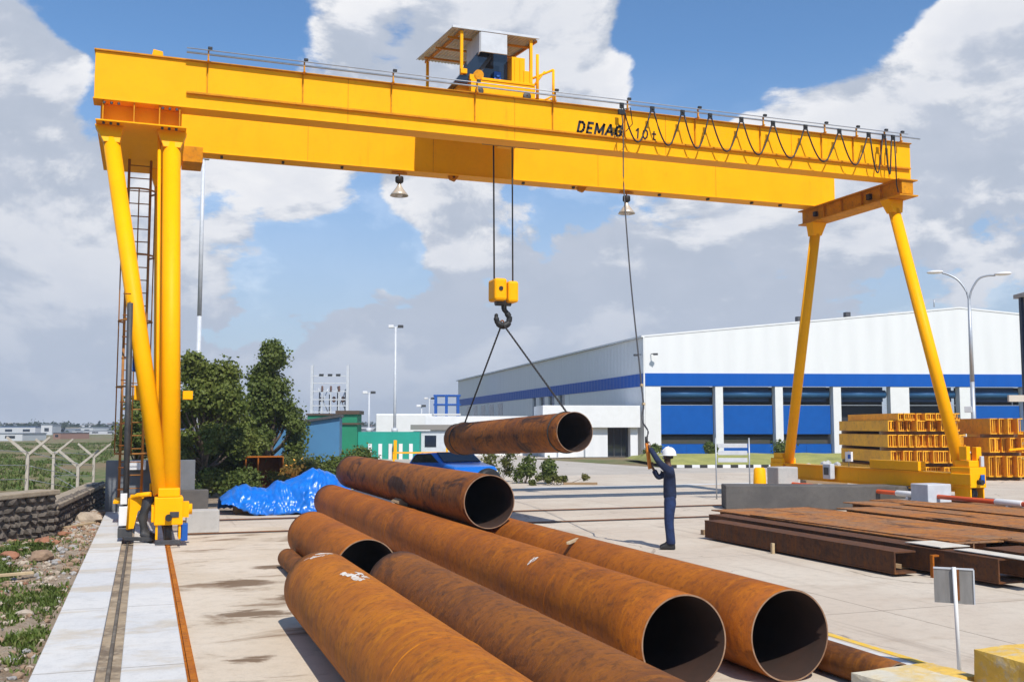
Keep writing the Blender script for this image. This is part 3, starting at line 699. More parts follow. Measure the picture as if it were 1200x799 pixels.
# ------------------------------------------------------------------ hoist trolley
tr = thing('hoist_trolley', 'yellow hoist trolley with a corrugated sheet roof standing on the crane girders', 'hoist trolley', (8, 24, 9.96))
def tp(mb, name, mat, bevel=.005, parent=None):
    o = mb.build(name, mat, None, bevel); o.parent = tr if parent is None else parent
    if parent is None: o.matrix_parent_inverse = Matrix.Translation((-8, -24, -9.96))
    return o
tp(MB().box((7.0, 22.28, 10.06), (8.62, 22.48, 10.36)).box((6.74, 25.5, 10.18), (9.32, 25.75, 10.50)).box((6.78, 22.6, 10.2), (7.1, 25.5, 10.45)).box((8.62, 22.6, 10.1), (9.3, 25.5, 10.2)).box((8.1, 22.45, 10.22), (8.3, 25.65, 10.43)), 'frame', YEL)
for x in (7.2, 8.4):
    for y in (22.3, 25.82): tp(MB().lathe([(.02,-.05),(.09,-.05),(.105,-.04),(.09,-.035),(.09,.05),(.02,.05)], (x, y, 10.10), 22, 'Y'), 'wheel', DKG, 0)
tp(MB().box((7.25, 22.26, 10.365), (8.60, 22.5, 10.43)).box((6.98, 22.32, 10.365), (7.245, 22.6, 10.50)), 'front_guard', YEL, .01)
tp(MB().tube((7.20, 22.30, 10.50), (7.20, 22.7, 10.50), .12, n=20), 'gear_cover', YELD, 0)
tp(MB().tube((7.3, 23.5, 10.85), (8.35, 23.5, 10.85), .34, n=32).tube((7.25, 23.5, 10.85), (7.29, 23.5, 10.85), .40, n=32).tube((8.36, 23.5, 10.85), (8.40, 23.5, 10.85), .40, n=32), 'hoist_drum', DKG, 0)
tp(MB().tube((7.5, 24.4, 10.95), (8.3, 24.4, 10.95), .28, n=24).box((7.6, 24.2, 10.5), (8.2, 24.6, 10.75)), 'hoist_motor', BLUEP, 0)
tp(MB().box((7.68, 22.60, 10.44), (7.86, 22.74, 10.74)).tube((7.77, 22.65, 10.64), (7.77, 22.56, 10.64), .05, n=12), 'brake_unit', BLUEP, .01)
tp(MB().box((7.25, 22.75, 10.37), (8.07, 22.95, 11.5)), 'machine_cover', GLASSD, .01)
tp(MB().box((8.08, 22.45, 10.37), (8.42, 22.85, 11.10)).box((8.14, 22.43, 10.45), (8.18, 22.452, 11.05)).box((8.28, 22.43, 10.45), (8.32, 22.452, 11.05)), 'control_cabinet', YEL, .012)
# inclined dark duct / stair
tp(MB().prism([(6.62, 22.4, 10.3), (6.95, 22.4, 10.3), (7.65, 22.4, 11.25), (7.45, 22.4, 11.42)], (0, 1.0, 0)), 'dark_side_screen', GLASSD, 0)
tp(MB().prism([(6.95, 22.5, 10.52), (7.25, 22.5, 10.52), (7.62, 22.5, 11.08), (7.5, 22.5, 11.2)], (0, .1, 0)), 'side_screen', DKG, 0)
# roof
ROOFM = pm('roof_sheet', (.62, .62, .60), (.45, .44, .42), .5, .2, 3, .6)
def corrug(x0, x1, y0, z0, y1, z1, name, over=0, n=48):
    b = MB(); v = []
    for i in range(n+1):
        x = x0 + (x1-x0)*i/n; dz = .012 if i % 2 else -.012
        v.append((b.bm.verts.new((x - over*(0), y0, z0+dz)), b.bm.verts.new((x, y1, z1+dz))))
    for a, c in zip(v, v[1:]): b.bm.faces.new((a[0], c[0], c[1], a[1]))
    return b
rf = tp(corrug(6.56, 8.72, 22.35, 11.62, 25.8, 12.02, 'roof'), 'roof', ROOFM, 0)
sm = rf.modifiers.new('solid', 'SOLIDIFY'); sm.thickness = .02
tp(MB().box((6.54, 22.30, 11.57), (8.74, 22.345, 11.63)), 'roof_fascia', LGREY, .004)
for x in (6.8, 7.9, 8.7): 
    tp(MB().prism([(x-.02, 22.4, 11.51), (x+.02, 22.4, 11.51), (x+.02, 22.4, 11.57), (x-.02, 22.4, 11.57)], (0, 3.35, .40)), 'rafter', YELD, 0)
for y, z in ((22.9, 11.54), (24.0, 11.67), (25.1, 11.80)): tp(MB().box((6.6, y-.03, z), (8.76, y+.03, z+.04)), 'purlin', YELD, 0)
for x, y, zt in ((6.80, 22.42, 11.55), (8.56, 22.42, 11.55), (6.82, 25.6, 11.90), (8.65, 25.6, 11.90)):
    tp(MB().box((x-.035, y-.035, 10.48), (x+.035, y+.035, zt)), 'post', YEL, .004)
tp(MB().cbox((6.84, 22.38, 10.56), (.16, .1, .12)), 'post_foot', YEL, .01)
# white panel with its louvred side under the roof
tp(MB().box((7.22, 22.22, 11.04), (7.88, 22.26, 11.52)), 'white_panel', LGREY, .004)
tp(MB().prism([(7.22, 22.26, 11.04), (7.22, 22.26, 11.52), (7.22, 23.3, 11.60), (7.22, 23.3, 10.85)], (-.02, 0, 0)), 'side_panel', LGREY, .0)
# ladder / handrail on the right
hr = tp(MB().tube((8.76, 22.5, 10.1), (8.76, 22.5, 11.25), .04, n=8).tube((9.18, 22.5, 10.0), (9.18, 22.5, 10.92), .035, n=8).tube((8.55, 22.5, 10.60), (9.18, 22.5, 10.92), .03, n=8)
        .tube((8.66, 22.5, 10.45), (8.95, 22.5, 10.85), .025, n=8).tube((8.92, 22.5, 10.12), (9.16, 22.5, 10.26), .022, n=8), 'handrail', YEL, 0)
tp(MB().box((8.38, 22.42, 10.4), (8.60, 22.62, 10.78)), 'access_box', YEL, .01)
# lower rope guide hanging between the girders
tp(MB().box((8.30, 23.8, 9.35), (8.78, 24.3, 9.62)).box((8.5, 23.9, 9.62), (8.6, 24.1, 10.2)), 'rope_guide', YEL, .01)
tp(MB().box((7.75, 23.7, 9.25), (9.3, 23.75, 10.2)), 'rope_guard', pm('trolley_skirt', (.30, .14, .01), (.2, .09, .01), .6), 0)

# ------------------------------------------------------------------ hook block, ropes, sling, hanging pipe
hb = thing('hook_block', 'yellow hook block with a black hook hanging on hoist ropes above the lifted pipe', 'hook block', (8.39, 24, 5.6))
def hp(mb, name, mat, bevel=0):
    o = mb.build(name, mat, None, bevel); o.parent = hb; o.matrix_parent_inverse = Matrix.Translation((-8.39, -24, -5.6)); return o
hp(MB().box((8.09, 23.72, 5.34), (8.42, 24.28, 5.90)).box((8.44, 23.70, 5.30), (8.72, 24.30, 5.84)), 'housing', YEL, .06)
hp(MB().tube((8.25, 23.70, 5.64), (8.25, 23.76, 5.64), .055, n=14), 'axle_hole', BLACK)
hp(MB().tube((8.2, 24, 5.33), (8.6, 24, 5.33), .1, n=14), 'hook_bearing', DKG)
hp(MB().path(smooth([(8.43, 24, 5.36), (8.43, 24, 5.16), (8.50, 24, 5.06), (8.57, 24, 4.93), (8.52, 24, 4.78), (8.38, 24, 4.73), (8.25, 24, 4.82), (8.22, 24, 4.96), (8.24, 24, 5.03)]),
   [.07]*8 + [.06]*5 + [.075]*10 + [.085]*12 + [.07]*6 + [.05]*5 + [.03]*2 + [.02], 12), 'hook', BLACK)
for (x, y) in ((8.12, 23.92), (8.17, 24.08), (8.62, 23.94), (8.665, 24.06)):
    hp(MB().tube((x+.02, y, 5.8), (x-.01 if x < 8.4 else x, y, 10.5), .019, n=6), 'hoist_rope', ROPE)
# hanging pipe
HPX, HPY, HPZ = 8.82, 20.45, 2.09
hpipe = pipe('rusty pipe hanging level in the air from the crane hook', HPX, HPY, HPY+7.5, HPZ, .44, RUSTS, (), 'rusty pipe lifted by the crane', tilt=R(-1.8))
hpipe.rotation_euler = (R(-1.8), 0, R(3.0))
sl = thing('lifting_sling', 'two steel rope legs of the sling between crane hook and hanging pipe', 'sling', (8.38, 24, 4.8))
def rope_twist(a, b, r, mb):
    a = Vector(a); b = Vector(b); d = (b-a); n = 60; q = d.to_track_quat('Z', 'Y')
    for ph in (0, math.pi*2/3, math.pi*4/3):
        mb.path([a + d*i/n + q @ Vector((r*.6*math.cos(i*1.3+ph), r*.6*math.sin(i*1.3+ph), 0)) for i in range(n+1)], r*.62, 5)
    return mb
import numpy as _np
M = Matrix.Translation((HPX, HPY, HPZ)) @ hpipe.rotation_euler.to_matrix().to_4x4()
def top_at(s, ang=90):
    c = M @ Vector((0, s, 0)); return c
for s in (.42, 6.95):
    c = top_at(s); t = c + Vector((0, 0, .455))
    m = rope_twist((8.38, 24, 4.80), t, .022, MB())
    ring = [c + Vector((.452*math.cos(a), (0.0), .452*math.sin(a))) for a in [math.pi/2 + 2*math.pi*i/36 for i in range(37)]]
    m.path(ring, .018, 6)
    o = m.build('sling_leg', ROPE); o.parent = sl; o.matrix_parent_inverse = Matrix.Translation((-8.38, -24, -4.8))
m = MB(); m.path([(8.38+.05*math.cos(a), 24, 4.775+.09*math.sin(a)) for a in [2*math.pi*i/20 for i in range(21)]], .02, 6)
o = m.build('sling_ring', RUSTD); o.parent = sl; o.matrix_parent_inverse = Matrix.Translation((-8.38, -24, -4.8))

# ------------------------------------------------------------------ worker
def skin(name, V, Ed, mat, sub=2, root=0):
    me = bpy.data.meshes.new(name); me.from_pydata([v[0] for v in V], Ed, []); me.materials.append(mat)
    o = bpy.data.objects.new(name, me); COL.objects.link(o)
    o.modifiers.new('skin', 'SKIN'); 
    sv = me.skin_vertices[0].data if me.skin_vertices else None
    if sv is None:
        bpy.context.view_layer.objects.active = o
        me.attributes.new
    for i, v in enumerate(V):
        r = v[1]; sv[i].radius = r if isinstance(r, tuple) else (r, r); sv[i].use_root = (i == root)
    s = o.modifiers.new('sub', 'SUBSURF'); s.levels = s.render_levels = sub
    bpy.context.view_layer.update()
    dg = bpy.context.evaluated_depsgraph_get()
    m2 = bpy.data.meshes.new_from_object(o.evaluated_get(dg)); m2.name = name
    for p in m2.polygons: p.use_smooth = True
    bpy.data.objects.remove(o, do_unlink=True)
    o = bpy.data.objects.new(name, m2); COL.objects.link(o); return o
WX, WY, WR = 9.0, 16.54, R(152)
wk = thing('person', 'worker in dark blue coveralls and white helmet reaching up with the crane control', 'person', (WX, WY, .01), WR)
Mi = (Matrix.Translation((WX, WY, .01)) @ Matrix.Rotation(WR, 4, 'Z')).inverted()
hu = Mi @ Vector((8.705, 16.85, 1.86)); hl = Mi @ Vector((8.77, 16.84, 1.475))
V = [((0,0,.93),(.085,.11)), ((0,0,1.10),(.08,.10)), ((0.0,0,1.28),(.095,.13)), ((0,0,1.42),(.06,.09)), ((.012,0,1.50),.047), ((.03,0,1.575),(.062,.066)),
     ((.025,0,1.66),(.078,.088)), ((.01,0,1.73),(.055,.06)),
     ((0,.155,1.405),.048), ((0,-.155,1.405),.048)]
E_ = [(0,1),(1,2),(2,3),(3,4),(4,5),(5,6),(6,7),(3,8),(3,9)]
def add(v, r, p=None):
    V.append((tuple(v), r)); 
    if p is not None: E_.append((p, len(V)-1))
    return len(V)-1
# legs (feet)
for sgn in (1, -1):
    a = add((0, sgn*.09, .86), .07, 0); b = add((.02, sgn*.10, .48), .048, a); c = add((-.01, sgn*.10, .09), .035, b); d = add((.09, sgn*.105, .04), .03, c)
# face
n_ = add((.125, 0, 1.615), .012, 6); 
for sgn in (1, -1): add((.02, sgn*.088, 1.615), (.010, .02), 6)
# arms: left (y+) grips top, right (y-) holds bottom
el = Vector((.17, .10, 1.53)); er = Vector((.20, -.20, 1.25))
def arm(sh, el, hand, updir, curl):
    a = add(el, .036, sh); el = Vector(el); hand = Vector(hand); d = (hand-el).normalized()
    w = add(hand - d*.07, .024, a)
    side = d.cross(Vector(updir)).normalized(); u2 = side.cross(d)
    pm_ = add(hand - d*.01, (.026, .020), w)
    for k in range(4):
        off = side*(-.022+.0145*k)
        L = (.034, .038, .036, .028)[k]
        k1 = add(hand + d*.03 + off, .0088, pm_); k2 = add(hand + d*(.03+L) + off + u2*.014*curl, .0082, k1); k3 = add(hand + d*(.035+L*.9) + off*1.0 + u2*.042*curl, .0076, k2); add(hand + d*(.01) + off + u2*.05*curl, .007, k3)
    t1 = add(hand - d*.02 + side*.034 + u2*.012*curl, .010, pm_); add(hand + d*.02 + side*.042 + u2*.035*curl, .008, t1)
arm(8, el, hu + Vector((-.025, .0, 0)), (0, 0, 1), 1); arm(9, er, hl + Vector((-.03, 0, 0)), (0, 0, 1), 1)
body = skin('body', V, E_, SKIN); body.parent = wk
# coverall
V2 = [((-.005,0,.86),(.125,.165)), ((-.005,0,.95),(.13,.165)), ((0,0,1.10),(.125,.155)), ((0,0,1.28),(.135,.18)), ((-.005,0,1.405),(.10,.15)), ((.0,0,1.47),(.068,.072)), ((.0,0,1.485),(.066,.07))]
E2 = [(0,1),(1,2),(2,3),(3,4),(4,5),(5,6)]
def add2(v, r, p): V2.append((tuple(v), r)); E2.append((p, len(V2)-1)); return len(V2)-1
for sgn, e, h in ((1, el, hu), (-1, er, hl)):
    h = Vector(h) + Vector((-.025, 0, 0)); d = (h-e).normalized()
    a = add2((0, sgn*.19, 1.40), .082, 4); m_ = add2((Vector((0, sgn*.19, 1.40))+e)/2, .070, a); b = add2(e, .062, m_); c = add2(h - d*.10, .048, b); add2(h - d*.08, .049, c)
jk = skin('jacket', V2, E2, NAVY); jk.parent = wk
V3 = [((-.005,0,1.02),(.105,.14)), ((-.005,0,.93),(.115,.15))]; E3 = [(0,1)]
def add3(v, r, p): V3.append((tuple(v), r)); E3.append((p, len(V3)-1)); return len(V3)-1
for sgn in (1, -1):
    a = add3((-.005, sgn*.085, .80), (.115,.105), 1); b = add3((.015, sgn*.090, .62), .100, a); c = add3((.02, sgn*.095, .46), .092, b); d = add3((0, sgn*.10, .25), .088, c); e5 = add3((-.01, sgn*.10, .11), .090, d); add3((-.01, sgn*.10, .08), .09, e5)
NAVY2 = pm('navy_trousers', (.005, .014, .055), (.012, .034, .115), .9, 0, 11, .7, .4, 30)
tro = skin('trousers', V3, E3, NAVY2); tro.parent = wk
for sgn in (1, -1):
    m = MB(); m.prism([(-.09, sgn*.10-.05, 0), (.19, sgn*.10-.045, 0), (.19, sgn*.10-.04, .05), (.10, sgn*.10-.045, .09), (.04, sgn*.1-.045, .15), (-.08, sgn*.10-.045, .15)], (0, .092, 0))
    b = m.build('boot', BLACK, wk, .02)
hm = MB(); hm.lathe([(.001,.135),(.05,.128),(.09,.10),(.118,.055),(.128,.0),(.130,-.01),(.137,-.016),(.135,-.022),(.12,-.01)], (0, 0, 1.69), 28)
hm.prism([(.10, -.085, 1.685), (.175, -.05, 1.672), (.19, 0, 1.668), (.175, .05, 1.672), (.10, .085, 1.685)], (0, 0, -.008))
h_ = hm.build('helmet', WHITE, wk); 
MB().path([(.0, 0, 1.828), (.06, 0, 1.812), (.11, 0, 1.76), (.128, 0, 1.70)], .012, 8).build('helmet_ridge', WHITE, h_)
for sgn in (1, -1):
    MB().lathe([(.001,-.011),(.009,-.007),(.011,0),(.009,.007),(.001,.011)], (.103, sgn*.032, 1.635), 12).build('eye', WHITE, wk)
MB().cbox((.092, 0, 1.572), (.02, .045, .008)).build('mouth', pm('lips', (.09,.03,.025)), wk, .003)
MB().lathe([(.07,-.03),(.096,-.02),(.102,.05),(.095,.07)], (.005, 0, 1.64), 18).build('hair', BLACK, wk).scale = (.8, .95, 1)

# ------------------------------------------------------------------ steel beams laid on the yard at right
def hbeam(mb, x, y0, y1, z0, w, h, t=.025, chan=False):
    wx_ = x+.004 if chan else x+w*.5-t/2
    mb.box((x, y0, z0), (x+w, y1, z0+t)).box((x, y0, z0+h-t), (x+w, y1, z0+h)).box((wx_, y0+.002, z0+t), (wx_+t, y1-.002, z0+h-t))
    return mb
def beam(label, x, y0, y1, z0, w, h, mat=RUSTP, rz=0, t=.025):
    chan = mat is RUSTK
    m = hbeam(MB(), -w/2, 0, y1-y0, 0, w, h, t, chan)
    n = max(1, int((y1-y0)/2.4))
    for k in range(n):
        yy = .35 + k*((y1-y0)-.7)/max(1, n-1) if n > 1 else .5
        if not chan: m.box((-w/2+.01, yy, t), (-t/2, yy+.012, h-t)).box((t/2, yy, t), (w/2-.01, yy+.012, h-t))
    o = m.build('steel_beam', mat, None, .004); o.location = (x+w/2, y0, z0); o.rotation_euler = (0, 0, rz)
    return tag(o, label, 'steel beam', 'rusty steel beams on the yard')
def timber(label, c, size, rz=0, mat=WOOD, group='timbers under the rusty beams'):
    o = MB().cbox((0, 0, size[2]/2), size).build('timber', mat, None, .006); o.location = c; o.rotation_euler = (0, 0, rz); return tag(o, label, 'timber', group)
beam('dark brown beam at the left edge of the beam stack, its open end towards the yard', 10.42, 12.35, 17.75, .04, .40, .33, RUSTK)
beam('rust beam just behind the leftmost dark beam, near end past the white plate', 11.02, 11.0, 18.6, .06, .42, .34, RUSTK)
beam('wide rusty beam with a grey brown worn top, second from the left', 11.56, 12.6, 19.4, .10, 1.2, .32, RUSTP)
beam('near rusty beam behind the metal sign, running out of the picture', 11.75, 5.5, 12.0, .08, .70, .34, RUSTK)
beam('wide rusty beam in the middle of the beam stack with an orange edge', 12.92, 8.5, 19.3, .10, 1.18, .32, RUSTP, R(.6))
beam('rusty beam beside the black gap near the right picture edge', 14.42, 7.5, 19.0, .10, 1.12, .31, RUSTP, R(-.4))
beam('rusty beam lying third from the crane runway', 15.68, 7.5, 20.3, .10, 1.0, .32, RUSTP)
beam('rusty beam next but one to the crane runway', 16.76, 7.0, 20.6, .10, .80, .33, RUSTP, R(.3))
beam('rusty beam laid right beside the crane runway', 17.66, 7.0, 19.2, .10, .95, .31, RUSTP)
for (x, y, z, w, l, a, lb) in ((12.3, 15.3, .425, 1.3, 5.2, 2.5, 'thin rusty plate lying slightly askew over the second and middle beams'), (15.1, 13.0, .425, 1.5, 6.0, -2, 'large thin rusty plate bridging two beams near the right picture edge'), (17.1, 16.8, .435, 1.5, 4.6, 1.2, 'thin rusty plate lying on the beams beside the crane runway')):
    o = MB().cbox((0, 0, .008), (w, l, .014)).build('steel_plate', RUSTP); o.location = (x, y, z); o.rotation_euler = (0, 0, R(a)); tag(o, lb, 'plate', 'loose rusty plates on the beams')
for i, (y, w1) in enumerate(((9.2, 'nearest'), (12.95, 'second'), (15.9, 'third'), (18.5, 'farthest'))):
    timber('%s long timber lying crosswise under the rusty beams' % w1, (14.6, y, .0), (7.6, .12, .098))
WPL = pm('pale_plate', (.62, .58, .50), (.48, .38, .28), .6, 0, 4, .5)
tag(MB().cbox((0,0,0), (.55, .75, .012)).build('steel_plate', WPL), 'small pale metal plate lying across two rusty beams', 'plate').location = (11.35, 12.5, .43)
tag(MB().cbox((0,0,0), (.30, 1.5, .012)).build('steel_plate', WPL), 'long pale metal strip lying on the beams behind the sign', 'plate').location = (11.3, 11.2, .43-.01)
tag(MB().cbox((0,0,0), (.12, 1.1, .03)).build('timber', WOODL, None, .004), 'pale timber strip lying on top of the near rusty beam', 'timber').location = (12.7, 11.0, .445)
timber('short brown timber block on the concrete beside the metal sign', (10.72, 9.55, .0), (.28, .42, .14), R(15), WOOD, None)
# rusty stool frame at beam end
tag(MB().box((10.90, 12.10, 0), (10.93, 12.16, .30)).box((11.17, 12.10, 0), (11.20, 12.16, .30)).box((10.90, 12.10, .301), (11.20, 12.16, .33)).build('steel_bracket', RUST, None, .003), 'small rusty square frame standing at the near end of the leftmost beam', 'bracket')
tag(MB().cbox((10.36, 15.35, .09), (.05, .05, .18)).build('peg', WOODL), 'small pale peg standing against the leftmost dark beam', 'peg')
# dark concrete block wall
o = MB().box((0, 0, 0), (5.2, .9, .64)).build('concrete_plinth', DARKC, None, .03); o.location = (14.66, 23.85, .002); o.rotation_euler = (0, 0, R(-24)); tag(o, 'low dark concrete wall in front of the far right crane leg', 'concrete wall')
# grey concrete end block near right wheel
o = MB().box((-.36, -.30, 0), (.36, .30, .46)).build('concrete_block', LGREY, None, .02); o.location = (18.35, 20.35, .34); tag(o, 'pale grey box block beside the near right crane wheel', 'concrete block')
tag(MB().box((17.95, 19.9, 0), (18.74, 20.8, .335)).build('concrete_footing', BLOCKM, None, .01), 'low concrete footing under the pale grey box block', 'footing')
# striped barrier pipe
REDO = pm('red_orange_paint', (.62, .085, .015), (.5, .07, .02), .5, 0, 5, .5)
bar = thing('barrier_pipe', 'red and white striped barrier pipe on low posts along the right crane rail', 'barrier', (17.9, 21, 0))
def bp(mb, name, mat, parent=None):
    o = mb.build(name, mat, None, .003); o.parent = bar; o.matrix_parent_inverse = Matrix.Translation((-17.9, -21, 0)); return o
X0, Y0, X1, Y1 = 18.15, 16.0, 19.05+.35, 29.5
def bpnt(y): t = (y-16)/13.5; return (18.15+.12*t, y, .50)
X = lambda y: 18.05 + (y-17.2)*.055
y = 15.0; k = 0
while y < 27.2:
    ln = 2.5 if k % 2 == 0 else .75
    a = (18.30, y, .50); b_ = (18.30, y+ln, .50)
    bp(MB().tube(a, b_, .055 if k % 2 == 0 else .075, n=12), 'red_tube' if k % 2 == 0 else 'white_sleeve', REDO if k % 2 == 0 else WHITE)
    y += ln + .001; k += 1
for yy in (17.9, 21.1, 24.4, 27.6): bp(MB().box((18.25, yy-.04, 0), (18.35, yy+.04, .44)), 'post', WHITE)

# metal sign seen from behind
sg = thing('metal_sign', 'small grey metal sign seen from behind on a thin white post', 'sign', (6.83, 7.3, 0))
MB().tube((0, 0, 0), (-.012, .01, .955), .017, n=12).build('post', WHITE, sg)
GALV2 = pm('brushed_sheet', (.22, .21, .20), (.30, .29, .28), .5, .3, 14, .8, .1, 40, stretch=(1, 1, .2))
bd = MB().cbox((0, .03, .785), (.33, .006, .30), R(-44)).build('board', GALV2, sg)
MB().cbox((0, .032, .94), (.33, .022, .014), R(-44)).cbox((.117, -.085, .785), (.012, .02, .30), R(-44)).build('board_edge', LGREY, sg)
MB().cbox((.02, .0, .80), (.02, .008, .27), R(-44)).build('rust_streak_strip', RUSTD, sg)
# painted concrete blocks bottom right
YCON = pm('yellow_painted_concrete', (.70, .45, .08), (.55, .33, .06), .85, 0, 5, .7, .5, 20, (.46, .42, .35), 9, .75)
YCONW = pm('worn_painted_concrete', (.56, .51, .40), (.66, .42, .06), .85, 0, 3.5, .7, .5, 18, (.62, .58, .50), 9, .6)
def cblock(label, loc, size, rz, mat, jit=.02, seed=1, name='concrete_block'):
    bm = bmesh.new(); bmesh.ops.create_cube(bm, size=1); bmesh.ops.subdivide_edges(bm, edges=bm.edges[:], cuts=7, use_grid_fill=True)
    for v in bm.verts:
        p = Vector((v.co.x*size[0], v.co.y*size[1], (v.co.z+.5)*size[2]))
        q = noise.noise_vector(p*5 + Vector((seed*3, 0, 0)))*jit + noise.noise_vector(p*16 + Vector((seed, 0, 0)))*jit*.4
        e = sum(1 for c in v.co if abs(c) > .499)
        if e >= 2: p = p - Vector((v.co.x*size[0], v.co.y*size[1], (v.co.z)*size[2])).normalized()*jit*.9
        v.co = p + q
    me = bpy.data.meshes.new(name); bm.to_mesh(me); bm.free(); me.materials.append(mat)
    o = bpy.data.objects.new(name, me); COL.objects.link(o); o.location = loc; o.rotation_euler = (0, 0, rz); return tag(o, label, 'concrete block', 'painted concrete blocks at the yard line')
cblock('big ochre painted concrete block at the bottom right corner', (6.42, 5.45, 0), (.75, 1.75, .50), 0, YCON, .012, 1)
cblock('rough pale concrete block right in front of the open right hand pipe', (5.50, 6.20, 0), (.60, .95, .33), R(6), YCONW, .014, 2)
cblock('bright yellow painted block behind the rough pale ones', (5.95, 6.62, 0), (.44, .50, .275), R(3), YCON, .010, 5)
cblock('rough pale concrete slab between the pale block and the ochre block', (5.88, 5.90, 0), (.34, .80, .24), R(-8), YCONW, .014, 9)

# ------------------------------------------------------------------ items round the left crane foot
o = MB().box((0, 0, 0), (.66, .5, .46)).build('concrete_block', BLOCKM, None, .015); o.location = (.86, 22.3, .004); tag(o, 'pale concrete block on the ground right of the left crane foot', 'concrete block')
o = MB().box((0, 0, 0), (2.2, .35, 1.33)).build('concrete_wall', pm('grey_render', (.16, .17, .185), (.12, .13, .14), .8, 0, 3, .6, .1), None, .01); o.location = (-.92, 28.3, 0); tag(o, 'plain grey concrete end wall behind the left crane leg', 'wall')
tag(MB().box((-.42, 27.95, 1.10), (.05, 28.29, 1.33)).build('white_box', WHITE, None, .01), 'white box fixed at the top of the grey end wall behind the left crane leg', 'box')
o = MB().box((-.4, -.2, 0), (.4, .2, .62)).build('concrete_block', DARKC, None, .02); o.location = (1.15, 27.0, .004); tag(o, 'dark grey block behind the left crane leg near the blue sheet', 'concrete block')
# left tall mast
t = thing('floodlight_mast', 'tall thin pale mast rising from behind the trees up past the crane girder', 'mast', (2.09, 46.0, 0))
MB().tube((0, 0, 0), (0, 0, 7), .11, .095, n=14).tube((0, 0, 7), (0, 0, 14.0), .095, .08, n=14).build('pole', LGREY, t)
MB().cbox((.0, 0, 14.0), (.5, .2, .12)).build('lamp_head', GREY, t, .02)
MB().box((-.14, -.12, .9), (.14, .10, 1.45)).build('junction_box', pm('blue_grey_box', (.16, .19, .27), None, .5), t, .01)

# tarpaulin
def tarp():
    bm = bmesh.new(); nx, ny = 150, 60; g = []
    prof = [(0, .40), (.15, .52), (.4, .70), (.62, .74), (.95, .62), (1.12, .60), (1.3, .76), (1.6, .82), (2.0, .96), (2.3, 1.10), (2.5, 1.14), (2.75, 1.02), (3.0, .8), (3.5, .4)]
    def P(s):
        for (a, za), (b, zb) in zip(prof, prof[1:]):
            if a <= s <= b: return za + (zb-za)*(s-a)/(b-a)
        return prof[-1][1]
    for j in range(ny+1):
        row = []
        v = j/ny
        for i in range(nx+1):
            s = 3.5*i/nx; x = 1.86 + s
            zt = P(s); 
            front = 26.05 + .35*(1-min(1, s/.9)) + .12*noise.noise(Vector((s*2.2, 1, 0)))
            zb = .02 + .30*max(0, 1-s/.8) + .06*abs(noise.noise(Vector((s*3, 4, 0))))
            if v < .5:
                q = v/.5; y = front + 1.0*q**1.4; z = zb + (zt-zb)*math.sin(q*math.pi/2)**.9
            else:
                q = (v-.5)/.5; y = front + 1.0 + .8*q; z = zt*(1-q**2*.9)
            p = Vector((x, y, z))
            rid = abs(noise.noise(Vector((s*2.6+z*1.1, z*2.2, 5)))); rid2 = abs(noise.noise(Vector((s*6.5-z*3, z*5, 9))))
            rid3 = noise.noise(Vector((s*15, z*12, y*5)))
            d = .17*(rid-.25) + .085*(rid2-.2) + .02*rid3
            p += Vector((.3*d, -d, d*.7)); row.append(bm.verts.new(p))
        g.append(row)
    for j in range(ny):
        for i in range(nx): bm.faces.new((g[j][i], g[j][i+1], g[j+1][i+1], g[j+1][i])).smooth = True
    me = bpy.data.meshes.new('tarpaulin'); bm.to_mesh(me); bm.free()
    me.materials.append(pm('blue_tarp', (.004, .16, .62), (.003, .10, .48), .33, 0, 4, .6, .25, 12, spec=.7))
    o = bpy.data.objects.new('tarpaulin', me); COL.objects.link(o)
    s = o.modifiers.new('s', 'SOLIDIFY'); s.thickness = .008
    return tag(o, 'crumpled bright blue tarpaulin draped over goods beyond the left ends of the pipes', 'tarpaulin')
tarp()
tag(MB().box((2.2, 26.75, 0), (3.3, 27.5, .30)).build('wooden_crate', WOOD, None, .01), 'low brown crate peeking out under the left tip of the blue tarpaulin', 'crate')
# rusty open box behind tarpaulin
t = thing('rusty_skip', 'open rusty steel box standing behind the blue tarpaulin', 'steel box', (3.65, 33.9, 0))
for nm, lo, hi in (('side_panel', (-.60,-.3,0), (-.57,.5,1.22)), ('side_panel', (.57,-.3,0), (.60,.5,1.22)), ('back_panel', (-.57,.47,0), (.57,.5,1.2)), ('floor_panel', (-.57,-.3,0), (.57,.469,.03)), ('top_panel', (-.6,-.3,1.221), (.6,.5,1.25)), ('divider', (-.22,-.29,.031), (-.18,.46,1.21))):
    MB().box(lo, hi).build(nm, RUST if nm != 'back_panel' else RUSTD, t)

# ------------------------------------------------------------------ trees and shrubs
def leaf_mat(name, a, b, c):
    m = bpy.data.materials.new(name); m.use_nodes = True; n = NT(m.node_tree); bs = m.node_tree.nodes['Principled BSDF']
    g = n.n('ShaderNodeTexCoord').outputs['Object']
    col = n.mix(n.ramp(n.noise(g, 1.4, 4), .35, .65), a, b); col = n.mix(n.ramp(n.noise(g, 11, 3), .5, .7, 0, .7), col, c)
    n.L.new(col, bs.inputs['Base Color']); bs.inputs['Roughness'].default_value = .55
    bs.inputs['Specular IOR Level'].default_value = .3
    tr_ = n.n('ShaderNodeBsdfTranslucent'); n.L.new(col, tr_.inputs[0]); mx = n.n('ShaderNodeMixShader'); mx.inputs[0].default_value = .35
    out = m.node_tree.nodes['Material Output']; n.L.new(bs.outputs[0], mx.inputs[1]); n.L.new(tr_.outputs[0], mx.inputs[2]); n.L.new(mx.outputs[0], out.inputs[0])
    return m
LEAF = leaf_mat('leaf_green', (.095, .135, .022), (.15, .18, .035), (.23, .25, .06))
LEAFD = leaf_mat('leaf_dark', (.08, .115, .020), (.12, .155, .03), (.19, .21, .05))
